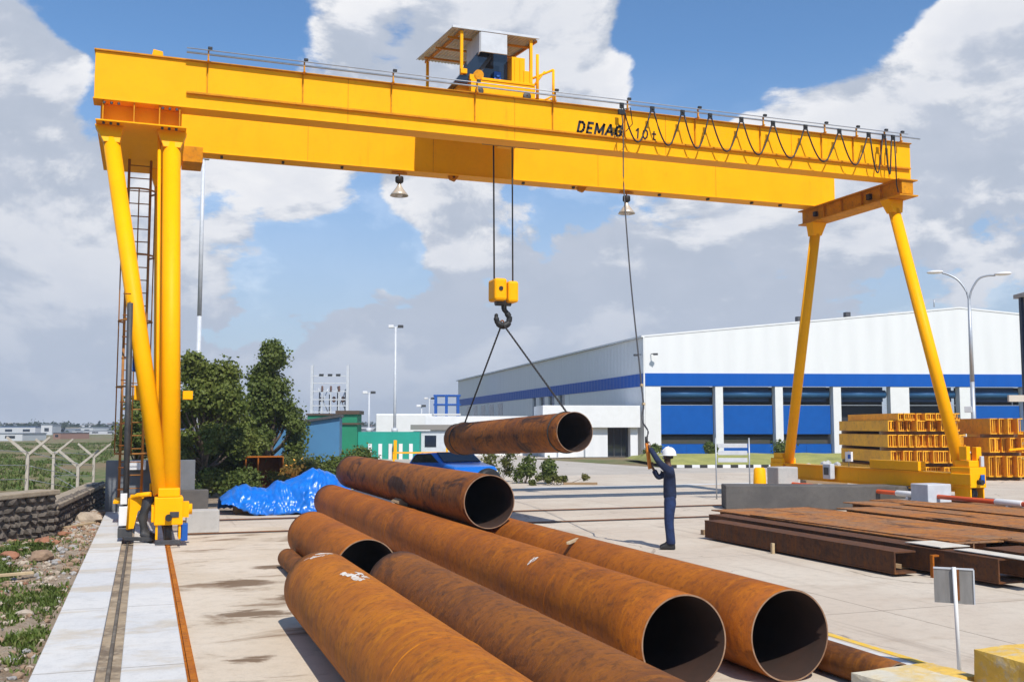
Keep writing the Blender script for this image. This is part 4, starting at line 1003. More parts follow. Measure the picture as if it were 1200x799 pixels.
LEAFY = leaf_mat('leaf_yellowish', (.12, .14, .03), (.16, .15, .04), (.07, .09, .02))
BARK = pm('bark', (.14, .10, .07), (.08, .06, .045), .9, 0, 6, .7, .5, 30)
def foliage(mb, clumps, n, size, rnd, flat=.0):
    bm = mb.bm
    tot = sum(c[1]**2*(c[2] if len(c) > 2 else 1) for c in clumps)
    for c in clumps:
        ctr = Vector(c[0]); r = c[1]; sz = c[2] if len(c) > 2 else 1
        for _ in range(int(n*r*r*sz/tot)):
            d = Vector((rnd.gauss(0,1), rnd.gauss(0,1), rnd.gauss(0,1))).normalized()
            rr = r*(rnd.random()**.6)*(1.35 if rnd.random() < .12 else 1); k = 1 + .35*noise.noise(d*2.3 + ctr*3)
            p = ctr + Vector((d.x, d.y, d.z*sz))*rr*k
            nrm = (d + Vector((rnd.gauss(0,.7), rnd.gauss(0,.7), rnd.gauss(0,.7)+.3))).normalized()
            x = nrm.orthogonal().normalized(); x = Matrix.Rotation(rnd.random()*6.28, 3, nrm) @ x; y = nrm.cross(x)
            s = size*(.6+.8*rnd.random()); w = s*.45
            a, b_, c_, d_ = p - x*s*.5, p + y*w + nrm*s*.08, p + x*s*.5, p - y*w + nrm*s*.08
            bm.faces.new([bm.verts.new(q) for q in (a, b_, c_, d_)])
def tree(name, label, loc, height, clumps, nleaf, size, mat, trunk_r=.12, seed=1, cat='tree', group=None, limbs=True):
    rnd = random.Random(seed)
    t = thing(name, label, cat, loc, 0, group)
    tm = MB(); top = Vector((clumps[0][0][0], clumps[0][0][1], height*.6))
    tm.path([(0,0,-.05), (.03,0,height*.15), (top.x*.3,top.y*.3,height*.35), top], [trunk_r*1.2, trunk_r, trunk_r*.8, trunk_r*.35], 10)
    if limbs:
        for c in clumps:
            p = Vector(c[0]); s = Vector((0, 0, min(height*.3, p.z*.5))); mid = (s+p)/2 + Vector((0,0,-.1))
            tm.path([s, mid, p], [trunk_r*.5, trunk_r*.35, trunk_r*.12], 6)
    tm.build('trunk', BARK, t, fix=False)
    fm = MB(); foliage(fm, clumps, nleaf, size, rnd); fm.build('crown', mat, t, fix=False)
    return t
rnd = random.Random(5)
def crown(w, z0, z1, n, seed, r0=.5, shape='oval'):
    rr = random.Random(seed); out = []
    for i in range(n):
        u = rr.random(); z = z0 + (z1-z0)*u
        if shape == 'oval': ww = w*math.sin(math.pi*(.12+.80*u))**.8
        else: ww = w*(1.05-u)**.75
        a = rr.random()*6.28; q = rr.random()**.5
        out.append(((ww*q*math.cos(a), ww*q*math.sin(a), z), r0*(.65+.6*rr.random()), .85))
    return out
tree('leafy_tree', 'broad green tree just right of the left crane leg', (1.75, 33.5, 0), 4.7, [((0,0,3.2),.8)] + crown(1.25, .35, 4.45, 46, 3, .40), 30000, .10, LEAF, .12, 1)
tree('leafy_tree', 'green tree of middling height between the broad tree and the tallest one', (2.95, 35.2, 0), 3.2, [((0,0,1.7),.6)] + crown(.85, .25, 2.35, 28, 7, .40), 18000, .10, LEAF, .1, 2)
tree('leafy_tree', 'tallest dark green tree with a pointed top left of the blue shed', (4.35, 38.5, 0), 5.6, [((0,0,3.2),.9)] + crown(1.6, .3, 5.2, 60, 12, .44, 'cone'), 34000, .105, LEAFD, .14, 3)
tree('leafy_tree', 'small thin tree seen between the left crane legs', (-.25, 36, 0), 3.4, [((0,0,2.0),.6)] + crown(.8, .6, 3.0, 10, 17, .42), 8000, .10, LEAF, .08, 4)
for i, (x, y, h, w, m, lb, n) in enumerate([
    (4.9, 35.5, 1.25, .8, LEAFY, 'yellow green bush right behind the blue tarpaulin', 3200), (6.0, 36.5, 1.2, .8, LEAFD, 'low dark bush in front of the blue shed', 3000), (6.9, 37.2, 1.25, .7, LEAF, 'low green bush below the right corner of the blue shed', 3000),
    (7.6, 38.0, 1.5, .6, LEAFD, 'small upright bush at the foot of the green building', 2400),
    (1.0, 30.5, .8, .5, LEAFD, 'dark low weeds at the foot of the tall mast', 2000), (2.6, 31.8, 1.0, .7, LEAFD, 'dark bush in the shade under the broad tree', 3000)]):
    t = thing('bush', lb, 'bush', (x, y, 0)); r2 = random.Random(30+i)
    cl = [((r2.uniform(-w, w)*.8, r2.uniform(-.4,.4), h*r2.uniform(.3,.75)), h*.33, .9) for _ in range(8)]
    st_ = MB(); [st_.path([(0,0,0), (c[0][0]*.5, c[0][1]*.5, c[0][2]*.5), c[0]], [.02,.015,.006], 5) for c in cl]; st_.build('stem', BARK, t, fix=False)
    fm = MB(); foliage(fm, cl, n, .09, r2); fm.build('foliage', m, t, fix=False)
FLOW = pm('orange_flower', (.75, .42, .06), (.7, .2, .03), .7)
t = thing('flowering_plant', 'plant with orange yellow flowers behind the blue tarpaulin', 'plant', (4.6, 33.6, 0)); r2 = random.Random(77)
cl = [((r2.uniform(-.7,.7), r2.uniform(-.3,.3), r2.uniform(.5,1.05)), .28, .8) for _ in range(8)]
fm = MB(); foliage(fm, cl, 1500, .09, r2); fm.build('foliage', LEAFY, t, fix=False)
fm = MB(); foliage(fm, [((0,0,.78),.62,.5)], 240, .12, r2); fm.build('flowers', FLOW, t, fix=False)
# small plants on the concrete (right of the top pipe)
for i, (x, y, h, w, lb, mt) in enumerate([(14.0, 37.5, 1.25, .35, 'upright leafy weed nearest the black tyre', LEAFD), (14.8, 37.0, 1.1, .25, 'thin leafy weed on the concrete right of the taller one', LEAFD), (13.3, 38.6, 1.5, .6, 'pale bushy weed behind the blue car', LEAFY), (14.9, 36.2, .35, 1.3, 'low straggling weeds along the concrete edge', LEAFY)]):
    t = thing('weed', lb, 'plant', (x, y, 0)); r2 = random.Random(60+i)
    cl = [((r2.uniform(-w, w), r2.uniform(-.25,.25), h*r2.uniform(.2,.8)), max(.14, h*.22), .9) for _ in range(7)]
    st_ = MB(); [st_.path([(c[0][0]*.3,0,0), c[0]], [.015,.005], 5) for c in cl]; st_.build('stem', BARK, t, fix=False)
    fm = MB(); foliage(fm, cl, 1400, .10, r2); fm.build('foliage', mt, t, fix=False)
timber('thin brown plank lying among the weeds on the concrete', (15.7, 35.9, .0), (1.3, .12, .09), R(-18), WOOD, None)

# ------------------------------------------------------------------ blue car and tyre between the pipes
car = thing('blue_car', 'bright blue car parked beyond the pipes, seen over the top pipe', 'car', (9.75, 33.6, 0), R(-75))
prof = [(-2.0,.32),(-2.02,.70),(-1.9,.88),(-1.25,.95),(-.85,1.28),(.35,1.34),(.95,1.02),(1.75,.90),(1.98,.72),(2.0,.34)]
CARB = pm('car_blue', (.006, .13, .52), (.005, .11, .44), .25, 0, 2, .4, spec=.7)
MB().prism([(-.82, -y_, z) if False else (x_, -.82, z) for x_, z in [(a, b) for a, b in prof]], (0, 1.64, 0)).build('body', CARB, car, .07).rotation_euler = (0, 0, R(-90)+R(0))
for ob in [c for c in COL.objects if c.parent == car]: ob.rotation_euler = (0, 0, 0)
MB().prism([(.40, -.66, 1.335), (.96, -.72, 1.04), (.96, .72, 1.04), (.40, .66, 1.335)], (.02, 0, .02)).build('windscreen', GLASSD, car)
for sgn in (1, -1):
    MB().prism([(-.80, sgn*.825, 1.20), (-.62, sgn*.825, 1.28), (.30, sgn*.825, 1.30), (.80, sgn*.825, 1.03), (-1.05, sgn*.825, .98)], (0, sgn*.01, 0)).build('side_window', GLASSD, car)
    MB().cbox((1.97, sgn*.60, .70), (.06, .30, .14)).build('headlight', pm('headlight', (.75, .70, .5), None, .2), car, .02)
    MB().cbox((1.985, sgn*.60, .56), (.03, .14, .07)).build('indicator', FLOW, car, .01)
    for xx in (1.25, -1.25):
        w = MB().lathe([(.14,-.1),(.30,-.1),(.32,-.07),(.32,.07),(.30,.1),(.14,.1)], (xx, sgn*.76, .32), 26, 'Y').build('tyre', BLACK, car)
        MB().lathe([(.001,-.09),(.19,-.105),(.20,-.06),(.20,.06),(.19,.105),(.001,.09)], (xx, sgn*.76, .32), 20, 'Y').build('rim', GREY, w)
MB().box((1.99, -.5, .42), (2.02, .5, .62)).build('grille', BLACK, car)
tw = thing('loose_tyre', 'large black tyre with a white rim standing behind the top pipe end', 'tyre', (9.35, 28.0, .02), R(25))
MB().lathe([(.28,-.13),(.42,-.14),(.48,-.10),(.50,0),(.48,.10),(.42,.14),(.28,.13)], (0, 0, .5), 36, 'Y').build('tyre', BLACK, tw)
MB().lathe([(.05,-.02),(.27,-.10),(.285,-.05),(.285,.05),(.27,.1),(.05,.02)], (0, 0, .5), 30, 'Y').build('rim', WHITE, tw)
# ------------------------------------------------------------------ warehouse
BC = Vector((34.87, 67.64, 0)); fa, da = R(-16.2), R(83.75)
FR = Vector((math.cos(fa), math.sin(fa), 0)); DD = Vector((math.cos(da), math.sin(da), 0))
def W(s, d, z): return FR*s + DD*d + Vector((0, 0, z))
wh = thing('warehouse', 'large white warehouse with a blue band and blue shutter bays facing the yard', 'warehouse', BC)
def sbox(mb, s0, s1, d0, d1, z0, z1, mi=0):
    vs = [mb.bm.verts.new(W(s, d, z)) for z in (z0, z1) for s, d in ((s0,d0),(s1,d0),(s1,d1),(s0,d1))]
    for q in ((0,3,2,1),(4,5,6,7),(0,1,5,4),(1,2,6,5),(2,3,7,6),(3,0,4,7)): mb.bm.faces.new([vs[i] for i in q]).material_index = mi
    return mb
def sheetm(name, col, per=.9):
    m = bpy.data.materials.new(name); m.use_nodes = True; n = NT(m.node_tree); b = m.node_tree.nodes['Principled BSDF']
    g = n.n('ShaderNodeTexCoord').outputs['Object']
    sp = n.n('ShaderNodeSeparateXYZ'); n.L.new(g, sp.inputs[0])
    u = n.math('ADD', sp.outputs['X'], sp.outputs['Y'])
    s = n.math('SINE', n.math('MULTIPLY', u, 2*math.pi/per*1.0))
    st_ = n.noise(n.mapping(g, scale=(.8, .8, .12)), 1.4, 6, .6)
    col_ = n.mix(n.ramp(st_, .42, .7, 0, .25), col, tuple(c*.85 for c in col))
    b.inputs['Specular IOR Level'].default_value = .15
    n.L.new(col_, b.inputs['Base Color']); b.inputs['Roughness'].default_value = .5
    bn = n.n('ShaderNodeBump'); bn.inputs['Strength'].default_value = .35; bn.inputs['Distance'].default_value = .05
    n.L.new(s, bn.inputs['Height']); n.L.new(bn.outputs[0], b.inputs['Normal']); return m
WSHEET = sheetm('white_sheet', (.71, .715, .72)); BSHEET = sheetm('blue_sheet', (.001, .085, .40)); 
DARKI = pm('dark_interior', (.02, .022, .028), None, .8)
SH = pm('shutter_blue', (.001, .085, .36), (.001, .07, .30), .6, 0, 1.5, .5, .1, 8, spec=.15)
SHL = pm('shutter_drum_blue', (.03, .12, .26), (.02, .08, .2), .35, .2, 3, .5)
S_END, RID, ZE, ZR, DEP = 48.6, 24.3, 8.85, 11.15, 76.0
b = MB(); b.prism([W(0,0,6.17), W(S_END,0,6.17), W(S_END,0,ZE), W(RID,0,ZR), W(0,0,ZE)], DD*.3); b.build('gable_wall', WSHEET, wh)
sbox(MB(), -.04, S_END+.04, -.06, .32, 5.22, 6.168).build('blue_band', BSHEET, wh)
bays = [(1.15,5.27),(5.85,9.81),(10.4,14.25),(14.85,18.66),(20.12,24.04),(25.04,29.0),(29.7,33.6),(34.3,38.2),(38.9,42.8),(43.5,47.4)]
prev = 0.0
for a, c in bays + [(S_END, S_END)]:
    if a > prev: sbox(MB(), prev, a, -.02, .5, 0, 5.218).build('pillar', WHITE, wh, .01)
    prev = c
for i, (a, c) in enumerate(bays):
    sbox(MB(), a-.3, c+.3, 1.6, 1.7, 0, 5.2).build('bay_interior', DARKI, wh)
    bay = sbox(MB(), a+.05, c-.05, .35, .42, 1.66, 3.80) if i not in (3, 4) else sbox(MB(), a+.05, c-.05, .35, .42, 1.66, 2.4)
    bay = bay.build('shutter', SH, wh)
    sbox(MB(), a+.05, c-.05, .33, .40, 0, .92).build('low_panel', SH, wh)
    dr = MB(); dr.tube(W(a+.05, .62, 4.62), W(c-.05, .62, 4.66), .30, n=20); dr.build('shutter_drum', SHL, wh)
    sbox(MB(), a+.05, c-.05, .9, .96, 4.1, 5.2).build('back_panel', pm('bay_dark_blue', (.010, .05, .15), None, .6), wh)
    sbox(MB(), a+.05, c-.05, .34, .39, 3.80, 3.84).build('rail', GREY, wh)
    sbox(MB(), a+.05, c-.05, .7, .9, .93, 1.45).build('counter', pm('bay_brown', (.06, .05, .04), (.04,.05,.03), .8, 0, 2, .8), wh)
    sbox(MB(), (a+c)/2-.04, (a+c)/2+.04, .31, .345, .0, .9).build('mullion', SH, wh) if i < 3 else None
# side wall
b = MB(); 
sbox(b, -.0, .3, .31, DEP, 6.17, ZE); b.build('side_wall', WSHEET, wh)
sbox(MB(), -.05, .3, .33, DEP, 5.22, 6.168).build('side_band', BSHEET, wh)
b = MB(); sbox(b, .0, .3, .51, 19.5, 0, 5.218); sbox(b, 0, .3, 33, DEP, 0, 5.218); sbox(b, 0, .3, 19.5, 33, 0, 3.2); b.build('side_base_wall', WSHEET, wh)
for d0 in (21.0, 24.6, 28.2, 31.6):
    sbox(MB(), .0, .29, d0-1.4, d0, 3.2, 5.217).build('window_pier', WHITE, wh)
sbox(MB(), .2, .3, 19.5, 33, 3.2, 5.2).build('side_window', GLASSD, wh)
for d0 in (47, 52, 57, 62, 67): 
    sbox(MB(), -.02, .05, d0, d0+2.4, 3.6, 5.0).build('side_window', GLASSD, wh)
# roof
b = MB()
for s0, s1, z0, z1 in ((-.25, RID, ZE-.03, ZR), (RID, S_END+.25, ZR, ZE-.03)):
    vs = [b.bm.verts.new(W(s, d, z)) for s, d, z in ((s0,-.03,z0+.03),(s1,-.03,z1+.03),(s1,DEP+.3,z1+.03),(s0,DEP+.3,z0+.03),(s0,-.03,z0+.16),(s1,-.03,z1+.16),(s1,DEP+.3,z1+.20),(s0,DEP+.3,z0+.20))]
    for q in ((0,3,2,1),(4,5,6,7),(0,1,5,4),(1,2,6,5),(2,3,7,6),(3,0,4,7)): b.bm.faces.new([vs[i] for i in q])
rfo = b.build('roof', WSHEET, wh)
for s in (12.2, 16.0):
    m = MB(); z = ZE + (ZR-ZE)*s/RID; sbox(m, s, s+.35, 1.0, 1.4, z+.2, z+.6); m.build('roof_vent', DKG, rfo)
m = MB(); m.tube(W(22.5,.3,ZR+.15), W(22.5,.3,ZR+.75), .05, n=8); m.build('roof_mast', GREY, rfo)
sbox(MB(), -.16, -.06, -.14, -.04, 0, ZE).build('downpipe', WHITE, wh)
MB().tube(W(.45,-.05,7.6), W(.55,-.5,7.6), .03, n=8).cbox(W(.6,-.55,7.55), (.32,.2,.14), R(-40)).build('wall_lamp', DKG, wh)
MB().tube(W(-.05,.6,7.6), W(-.4,.5,7.6), .03, n=8).cbox(W(-.5,.5,7.55), (.3,.2,.14)).build('wall_lamp', DKG, wh)
# annexes on the left of the warehouse
an = thing('annex_building', 'low white flat roofed annex with a dark doorway left of the warehouse corner', 'building', (0,0,0))
def abox(x0, x1, y0, y1, z0, z1, name, mat, par, bev=0): return MB().box((x0,y0,z0),(x1,y1,z1)).build(name, mat, par, bev)
an.location = (31, 69, 0); an.rotation_euler = (0, 0, R(-14))
# local x from -5 to 3.6
abox(-3.7, 3.5, -1.2, 4, 2.15, 3.75, 'parapet', WHITE, an, .02)
abox(-3.5, 1.15, -.75, 3.8, 0, 2.149, 'wall', WSHEET, an); abox(2.85, 3.4, -.75, 3.8, 0, 2.149, 'wall', WSHEET, an)
abox(1.15, 2.85, .3, 3.8, 0, 2.148, 'doorway_interior', DARKI, an); 
dr = abox(1.2, 2.8, .1, .16, 0, 2.1, 'door', GLASSD, an); 
for xx in (1.15, 1.75, 2.3, 2.79): abox(xx, xx+.06, .04, .1, 0, 2.1, 'door_frame', DKG, dr)
for xx in (-2.6, -.6): abox(xx, xx+.08, -.85, -.751, 0, 2.1, 'downpipe', GREY, an)
an2 = thing('annex_building', 'long low white canopy building at the far left end of the warehouse', 'building', (24.5, 74.0, 0), R(-16))
abox(-4.6, 5.2, -1, 5, 2.15, 3.0, 'parapet', WHITE, an2, .02); abox(-4.3, 5.0, .2, 4.8, 0, 2.149, 'wall', WSHEET, an2)
for xx in (-3.9, -1.7, .5): abox(xx, xx+1.3, .12, .199, .9, 1.8, 'window', GLASSD, an2)
for xx in (-4.4, -1.8, .8, 3.2): abox(xx, xx+.2, -.9, -.7, 0, 2.149, 'post', WHITE, an2)
# blue frame structure
t = thing('pipe_rack', 'blue steel frame tower at the far left end of the warehouse', 'steel frame', (36.2, 118, 0), R(-16))
for xx in (-3.5, -2.2, -.8): 
    for yy in (0, 3): abox(xx, xx+.35, yy, yy+.35, 0, 6.0, 'post', BLUEP, t)
for z in (3.6, 4.8, 5.9): abox(-3.6, -.3, -.02, .34+3.05, z, z+.18, 'cross_bar', BLUEP if z > 4 else WHITE, t)
t = thing('shed', 'small white shed with a dark band between the green wall and the hanging pipe', 'shed', (19.0, 69, 0), R(-15))
abox(-1.4, 1.6, 0, 3, 0, 1.9, 'wall', LGREY, t); abox(-1.6, 1.8, -.2, 3.2, 2.0, 2.35, 'roof', pm('greybrown', (.22,.2,.18)), t); abox(-.6, .2, -.03, -.002, .8, 1.6, 'window', GLASSD, t)
# ------------------------------------------------------------------ green / blue sheds at left
TEAL = pm('teal_sheet', (.006, .27, .20), (.008, .33, .25), .6, 0, 1.0, .5)
GRN = pm('green_sheet', (.006, .20, .10), (.008, .15, .08), .6, 0, 1.0, .5)
SLB = pm('slate_blue_sheet', (.045, .16, .30), (.04, .13, .26), .6, 0, 1.0, .4)
t = thing('blue_shed', 'dull blue sheet metal shed with a sloping roof right of the trees', 'shed', (7.75, 60.0, 0), R(-12))
MB().prism([(-1.6, 0, 0), (3.0, 0, 0), (3.0, 0, 2.75), (-1.6, 0, 2.05)], (0, 5, 0)).build('wall', SLB, t)
MB().prism([(-1.8, -.2, 2.03), (3.1, -.2, 2.78), (3.1, -.2, 2.93), (-1.8, -.2, 2.18)], (0, 5.4, 0)).build('roof', DKG, t)
t = thing('green_building', 'bright green industrial shed with a square tower beside the blue shed', 'building', (14.6, 69.0, 0), R(-19.8))
abox(-2.2, 3.3, 0, 4, 0, 1.85, 'wall', TEAL, t)
for k in range(5): abox(-.2+k*.7, .05+k*.7, -.05, -.002, 0, 1.05, 'strip_curtain', WHITE, t)
abox(-2.2, -.9, -.6, 1.5, 0, 3.05, 'tower', GRN, t, .02); abox(-2.35, -.75, -.75, 1.6, 3.051, 3.30, 'tower_roof', pm('brown_trim', (.08,.05,.03)), t)
abox(-2.35, -.75, -.72, 1.6, 2.35, 2.47, 'tower_ledge', pm('brown_trim', (.08,.05,.03)), t)
abox(-4.6, -2.9, 1, 3, 1.9, 3.0, 'upper_block', GRN, t); abox(-4.7, -2.8, .9, 3.1, 3.001, 3.12, 'upper_roof', pm('brown_trim', (.08,.05,.03)), t)
abox(-4.6, -2.9, 1.1, 2.9, 0, 1.899, 'lower_block', DKG, t)
abox(-2.9, -2.2, 1, 2, 2.3, 2.5, 'link', pm('brown_trim', (.08,.05,.03)), t)
abox(1.6, 1.8, -.5, -.3, 0, 1.3, 'door_post', YEL, t)
t = thing('white_tank', 'white flat topped tank building behind the green shed', 'building', (22.5, 92, 0), R(-19))
abox(-2.6, 2.6, 0, 4, 1.0, 3.4, 'wall', WHITE, t, .1); abox(-2.3, 2.3, .3, 3.7, 0, 1.0, 'base', pm('greybrown', (.22,.2,.18)), t)
t = thing('yellow_rail', 'low yellow guard rail in front of the green shed', 'guard rail', (16.4, 61.5, 0), R(-19))
abox(-2.0, 1.6, 0, .08, .55, .65, 'rail', YEL, t)
for xx in (-2, -.2, 1.3): abox(xx, xx+.12, 0, .12, 0, 1.1 if xx > 0 else .6, 'post', YEL, t)
# electrical substation
t = thing('substation_frame', 'steel lattice frame with insulators behind the green shed', 'substation', (16.9, 99.5, 0), R(-19.8))
for xx, h in ((-1.75, 8.2), (1.75, 8.2)): abox(xx-.13, xx+.13, -.13, .13, 0, h, 'mast', LGREY, t)
for xx in (-.75, .1, .9):
    abox(xx-.06, xx+.06, -.06, .06, 0, 5.6, 'column', LGREY, t)
    m = MB(); m.lathe([(.05,5.6),(.16,5.7),(.06,5.8),(.16,5.9),(.06,6.0),(.14,6.1),(.03,6.2)], (xx,0,0), 10); m.build('insulator', pm('brown_insulator', (.12,.06,.04)), t)
    MB().cbox((xx-.1, 0, 7.25), (.42, .2, .2)).build('switch', BLACK, t)
for z in (3.6, 4.2, 4.8, 5.6, 6.4, 7.1): abox(-1.7, 1.7, -.07, .07, z, z+.10, 'cross_bar', LGREY, t)
for xx in (-1.3, -.3, .5, 1.25): abox(xx-.05, xx+.05, 1.5, 1.6, 0, 5.9+.5*math.sin(xx*5), 'column', DKG, t)
for xx in (-1.3, .5): MB().tube((xx-.1, 1.4, 3.6), (xx+.9, 1.4, 6.0), .05, n=6).tube((xx+.9, 1.4, 3.6), (xx-.1, 1.4, 6.0), .05, n=6).build('brace', LGREY, t)
for xx in (-1.0, .2, 1.1): MB().lathe([(.05,4.6),(.2,4.75),(.06,4.9),(.2,5.05),(.06,5.2)], (xx,1.2,0), 10).build('insulator', pm('brown_insulator', (.12,.06,.04)), t)
# light masts
def mast(label, loc, h, heads, r=.13):
    t = thing('light_mast', label, 'light mast', loc, R(-19.8), 'light masts in the distance')
    MB().tube((0,0,0), (0,0,h), r, r*.6, n=10).build('pole', LGREY, t)
    for dx in heads: MB().cbox((dx, 0, h+.05), (.42, .3, .22)).build('lamp_head', WHITE if dx < 0 else DKG, t, .03)
    MB().tube((min(heads),0,h-.02), (max(heads),0,h-.02), .05, n=6).build('arm', LGREY, t)
    MB().tube((0,0,1.7), (0,0,2.1), .25, n=10).build('base_box', LGREY, t)
    return t
mast('tall floodlight mast with two heads rising behind the green shed', (18.53, 78.8, 0), 10.1, (-.35, .4))
mast('shorter twin headed light mast left of the tall floodlight mast', (18.7, 89.5, 0), 5.2, (-.35, .35), .11)
mast('shortest distant light pole next to the white tank building', (25.5, 97, 0), 4.2, (-.3, .2), .08)
mast('short distant light pole between the white tank building and the warehouse', (32.5, 120, 0), 5.6, (-.4, .4), .1)
# twin arm street lamp at right
t = thing('street_lamp', 'grey twin arm street lamp standing right of the near right crane leg', 'street lamp', (38.2, 39.3, 0), R(-48))
MB().tube((0,0,0), (0,0,4.4), .125, .105, n=16).tube((0,0,4.4), (0,0,8.5), .105, .075, n=16).build('pole', GREY, t)
MB().box((-.22,-.22,0), (.22,.22,.06)).build('base_plate', GREY, t)
MB().cbox((-.22, -.1, 3.05), (.32, .25, .3)).build('control_box', LGREY, t, .02)
for sgn, top, ext in ((-1, 9.95, 1.25), (1, 9.65, 1.28)):
    ac = Vector((sgn*1, 0, 0))
    a = MB(); a.path(smooth([(0,0,8.35), (sgn*.12,0,8.9), (sgn*.45,0,9.45), (sgn*.85,0,9.75 if sgn < 0 else 9.6), (sgn*ext*.95,0,top-.06)]), .05, 8); ao = a.build('arm', GREY, t)
    h = MB(); h.lathe([(.001,0),(.10,.05),(.16,.25),(.17,.5),(.12,.72),(.001,.80)], (0,0,0), 16, 'X'); ho = h.build('lamp_head', WHITE, t)
    ho.scale = (sgn, 1, .55); ho.location = (sgn*ext*.9, 0, top)
# column cut by right picture edge
t = thing('concrete_column', 'grey square column with a pale cap at the right picture edge', 'column', (24.28, 22.86, 0), R(-19.8))
abox(-.02, .45, -.2, .3, 0, 6.0, 'shaft', pm('column_grey', (.30,.31,.31), (.24,.25,.25), .7, 0, 2, .5), t, .01); abox(-.12, .6, -.3, .4, 6.001, 6.12, 'cap', BLOCKM, t); abox(-.10, -.021, .0, .12, 0, 6.0, 'downpipe', pm('dark_navy', (.01,.02,.05)), t)
abox(-.62, -.021, -.12, -.02, 2.93, 3.12, 'bracket_arm', pm('bracket_beige', (.55,.48,.4)), t)
# grass island with kerb
def isl_h(x, y): return 0.02
GRASSM = bpy.data.materials.new('lawn'); GRASSM.use_nodes = True; n = NT(GRASSM.node_tree); bs = GRASSM.node_tree.nodes['Principled BSDF']
g = n.n('ShaderNodeTexCoord').outputs['Object']
cc = n.mix(n.ramp(n.noise(g, .8, 8, .65), .35, .65), (.32, .31, .07), (.22, .23, .05)); cc = n.mix(n.ramp(n.noise(g, 9, 5, .7), .45, .7, 0, .7), cc, (.40, .36, .14))
n.L.new(cc, bs.inputs['Base Color']); bs.inputs['Roughness'].default_value = .95
dirv = Vector((math.cos(R(-16.2)), math.sin(R(-16.2)), 0)); nv = Vector((-dirv.y, dirv.x, 0)); o0 = Vector((26.6, 49.0, 0))
def island():
    bm = bmesh.new(); nx, ny = 110, 16; gg = []
    for j in range(ny+1):
        row = []
        for i in range(nx+1):
            s = 44*i/nx; w = 14*j/ny; z = .14 + .42*math.sin(math.pi*min(1, w/14*1.0))**1.0 + .12*noise.noise(Vector((s*.5, w*.4, 0))) if 0 < j < ny else .12
            if i in (0, nx): z = .12
            p = o0 + dirv*s + nv*w; row.append(bm.verts.new((p.x, p.y, max(.1, z))))
        gg.append(row)
    for j in range(ny):
        for i in range(nx): bm.faces.new((gg[j][i], gg[j][i+1], gg[j+1][i+1], gg[j+1][i])).smooth = True
    me = bpy.data.meshes.new('grass_bank'); bm.to_mesh(me); bm.free(); me.materials.append(GRASSM)
    o = bpy.data.objects.new('grass_bank', me); COL.objects.link(o); tag(o, kind='structure')
island()
m = MB()
for i in range(104):
    a = o0 + dirv*(.42*i) - nv*.18; 
    q = [a, a+dirv*.418, a+dirv*.418+nv*.2, a+nv*.2]
    m.prism([Vector((p.x, p.y, 0)) for p in q], (0, 0, .16), i % 2)
kb = m.build('kerb', [pm('kerb_black', (.02,.02,.02), None, .7), WHITE], None); tag(kb, kind='structure')
for i in range(26):
    pass
for i, (s, w, h, ww, lb) in enumerate([(8.6, 7, 1.0, .9, 'dark round shrub on the grass bank left of the far right crane leg'), (14.3, 6, .9, .8, 'small dark shrub on the grass bank right of the far right crane leg'), (4.4, 8, .8, .8, 'low shrub on the grass bank near the street sign'), (1.0, 9, .7, .7, 'low pale shrub at the left end of the grass bank')]):
    p = o0 + dirv*s + nv*w; t = thing('shrub', lb, 'shrub', (p.x, p.y, .45)); r2 = random.Random(90+i)
    cl = [((r2.uniform(-ww,ww)*.6, r2.uniform(-.4,.4), h*r2.uniform(.2,.7)), h*.4, .9) for _ in range(6)]
    st_ = MB(); [st_.path([(0,0,0), c[0]], [.02,.006], 5) for c in cl]; st_.build('stem', BARK, t, fix=False)
    fm = MB(); foliage(fm, cl, 1300, .13, r2); fm.build('foliage', LEAFD, t, fix=False)
# small board sign with steel posts in front of the grass
t = thing('notice_board', 'grey slatted notice board on two thin posts behind the dark concrete wall', 'notice board', (17.0, 27.2, .0), R(-19.8))
for xx in (-.52, .50): MB().tube((xx, 0, 0), (xx, 0, 1.86), .022, n=8).build('post', GREY, t)
for z in (1.12, 1.34, 1.56): abox(-.46, .44, -.02, .02, z, z+.13, 'slat', LGREY, t, .004)
# yellow bollard
t = thing('bollard', 'short yellow bollard behind the dark concrete wall', 'bollard', (17.15, 26.0, 0))
MB().lathe([(.001,0),(.20,0),(.19,.5),(.17,.95),(.12,1.0),(.001,1.0)], n=24).build('bollard_body', YEL, t)
o = MB().box((-.35,-.3,0), (.35,.3,1.0)).build('concrete_block', BLOCKM, None, .03); o.location = (18.15, 26.3, .0); tag(o, 'rough grey block between the yellow bollard and the far right crane leg', 'concrete block')
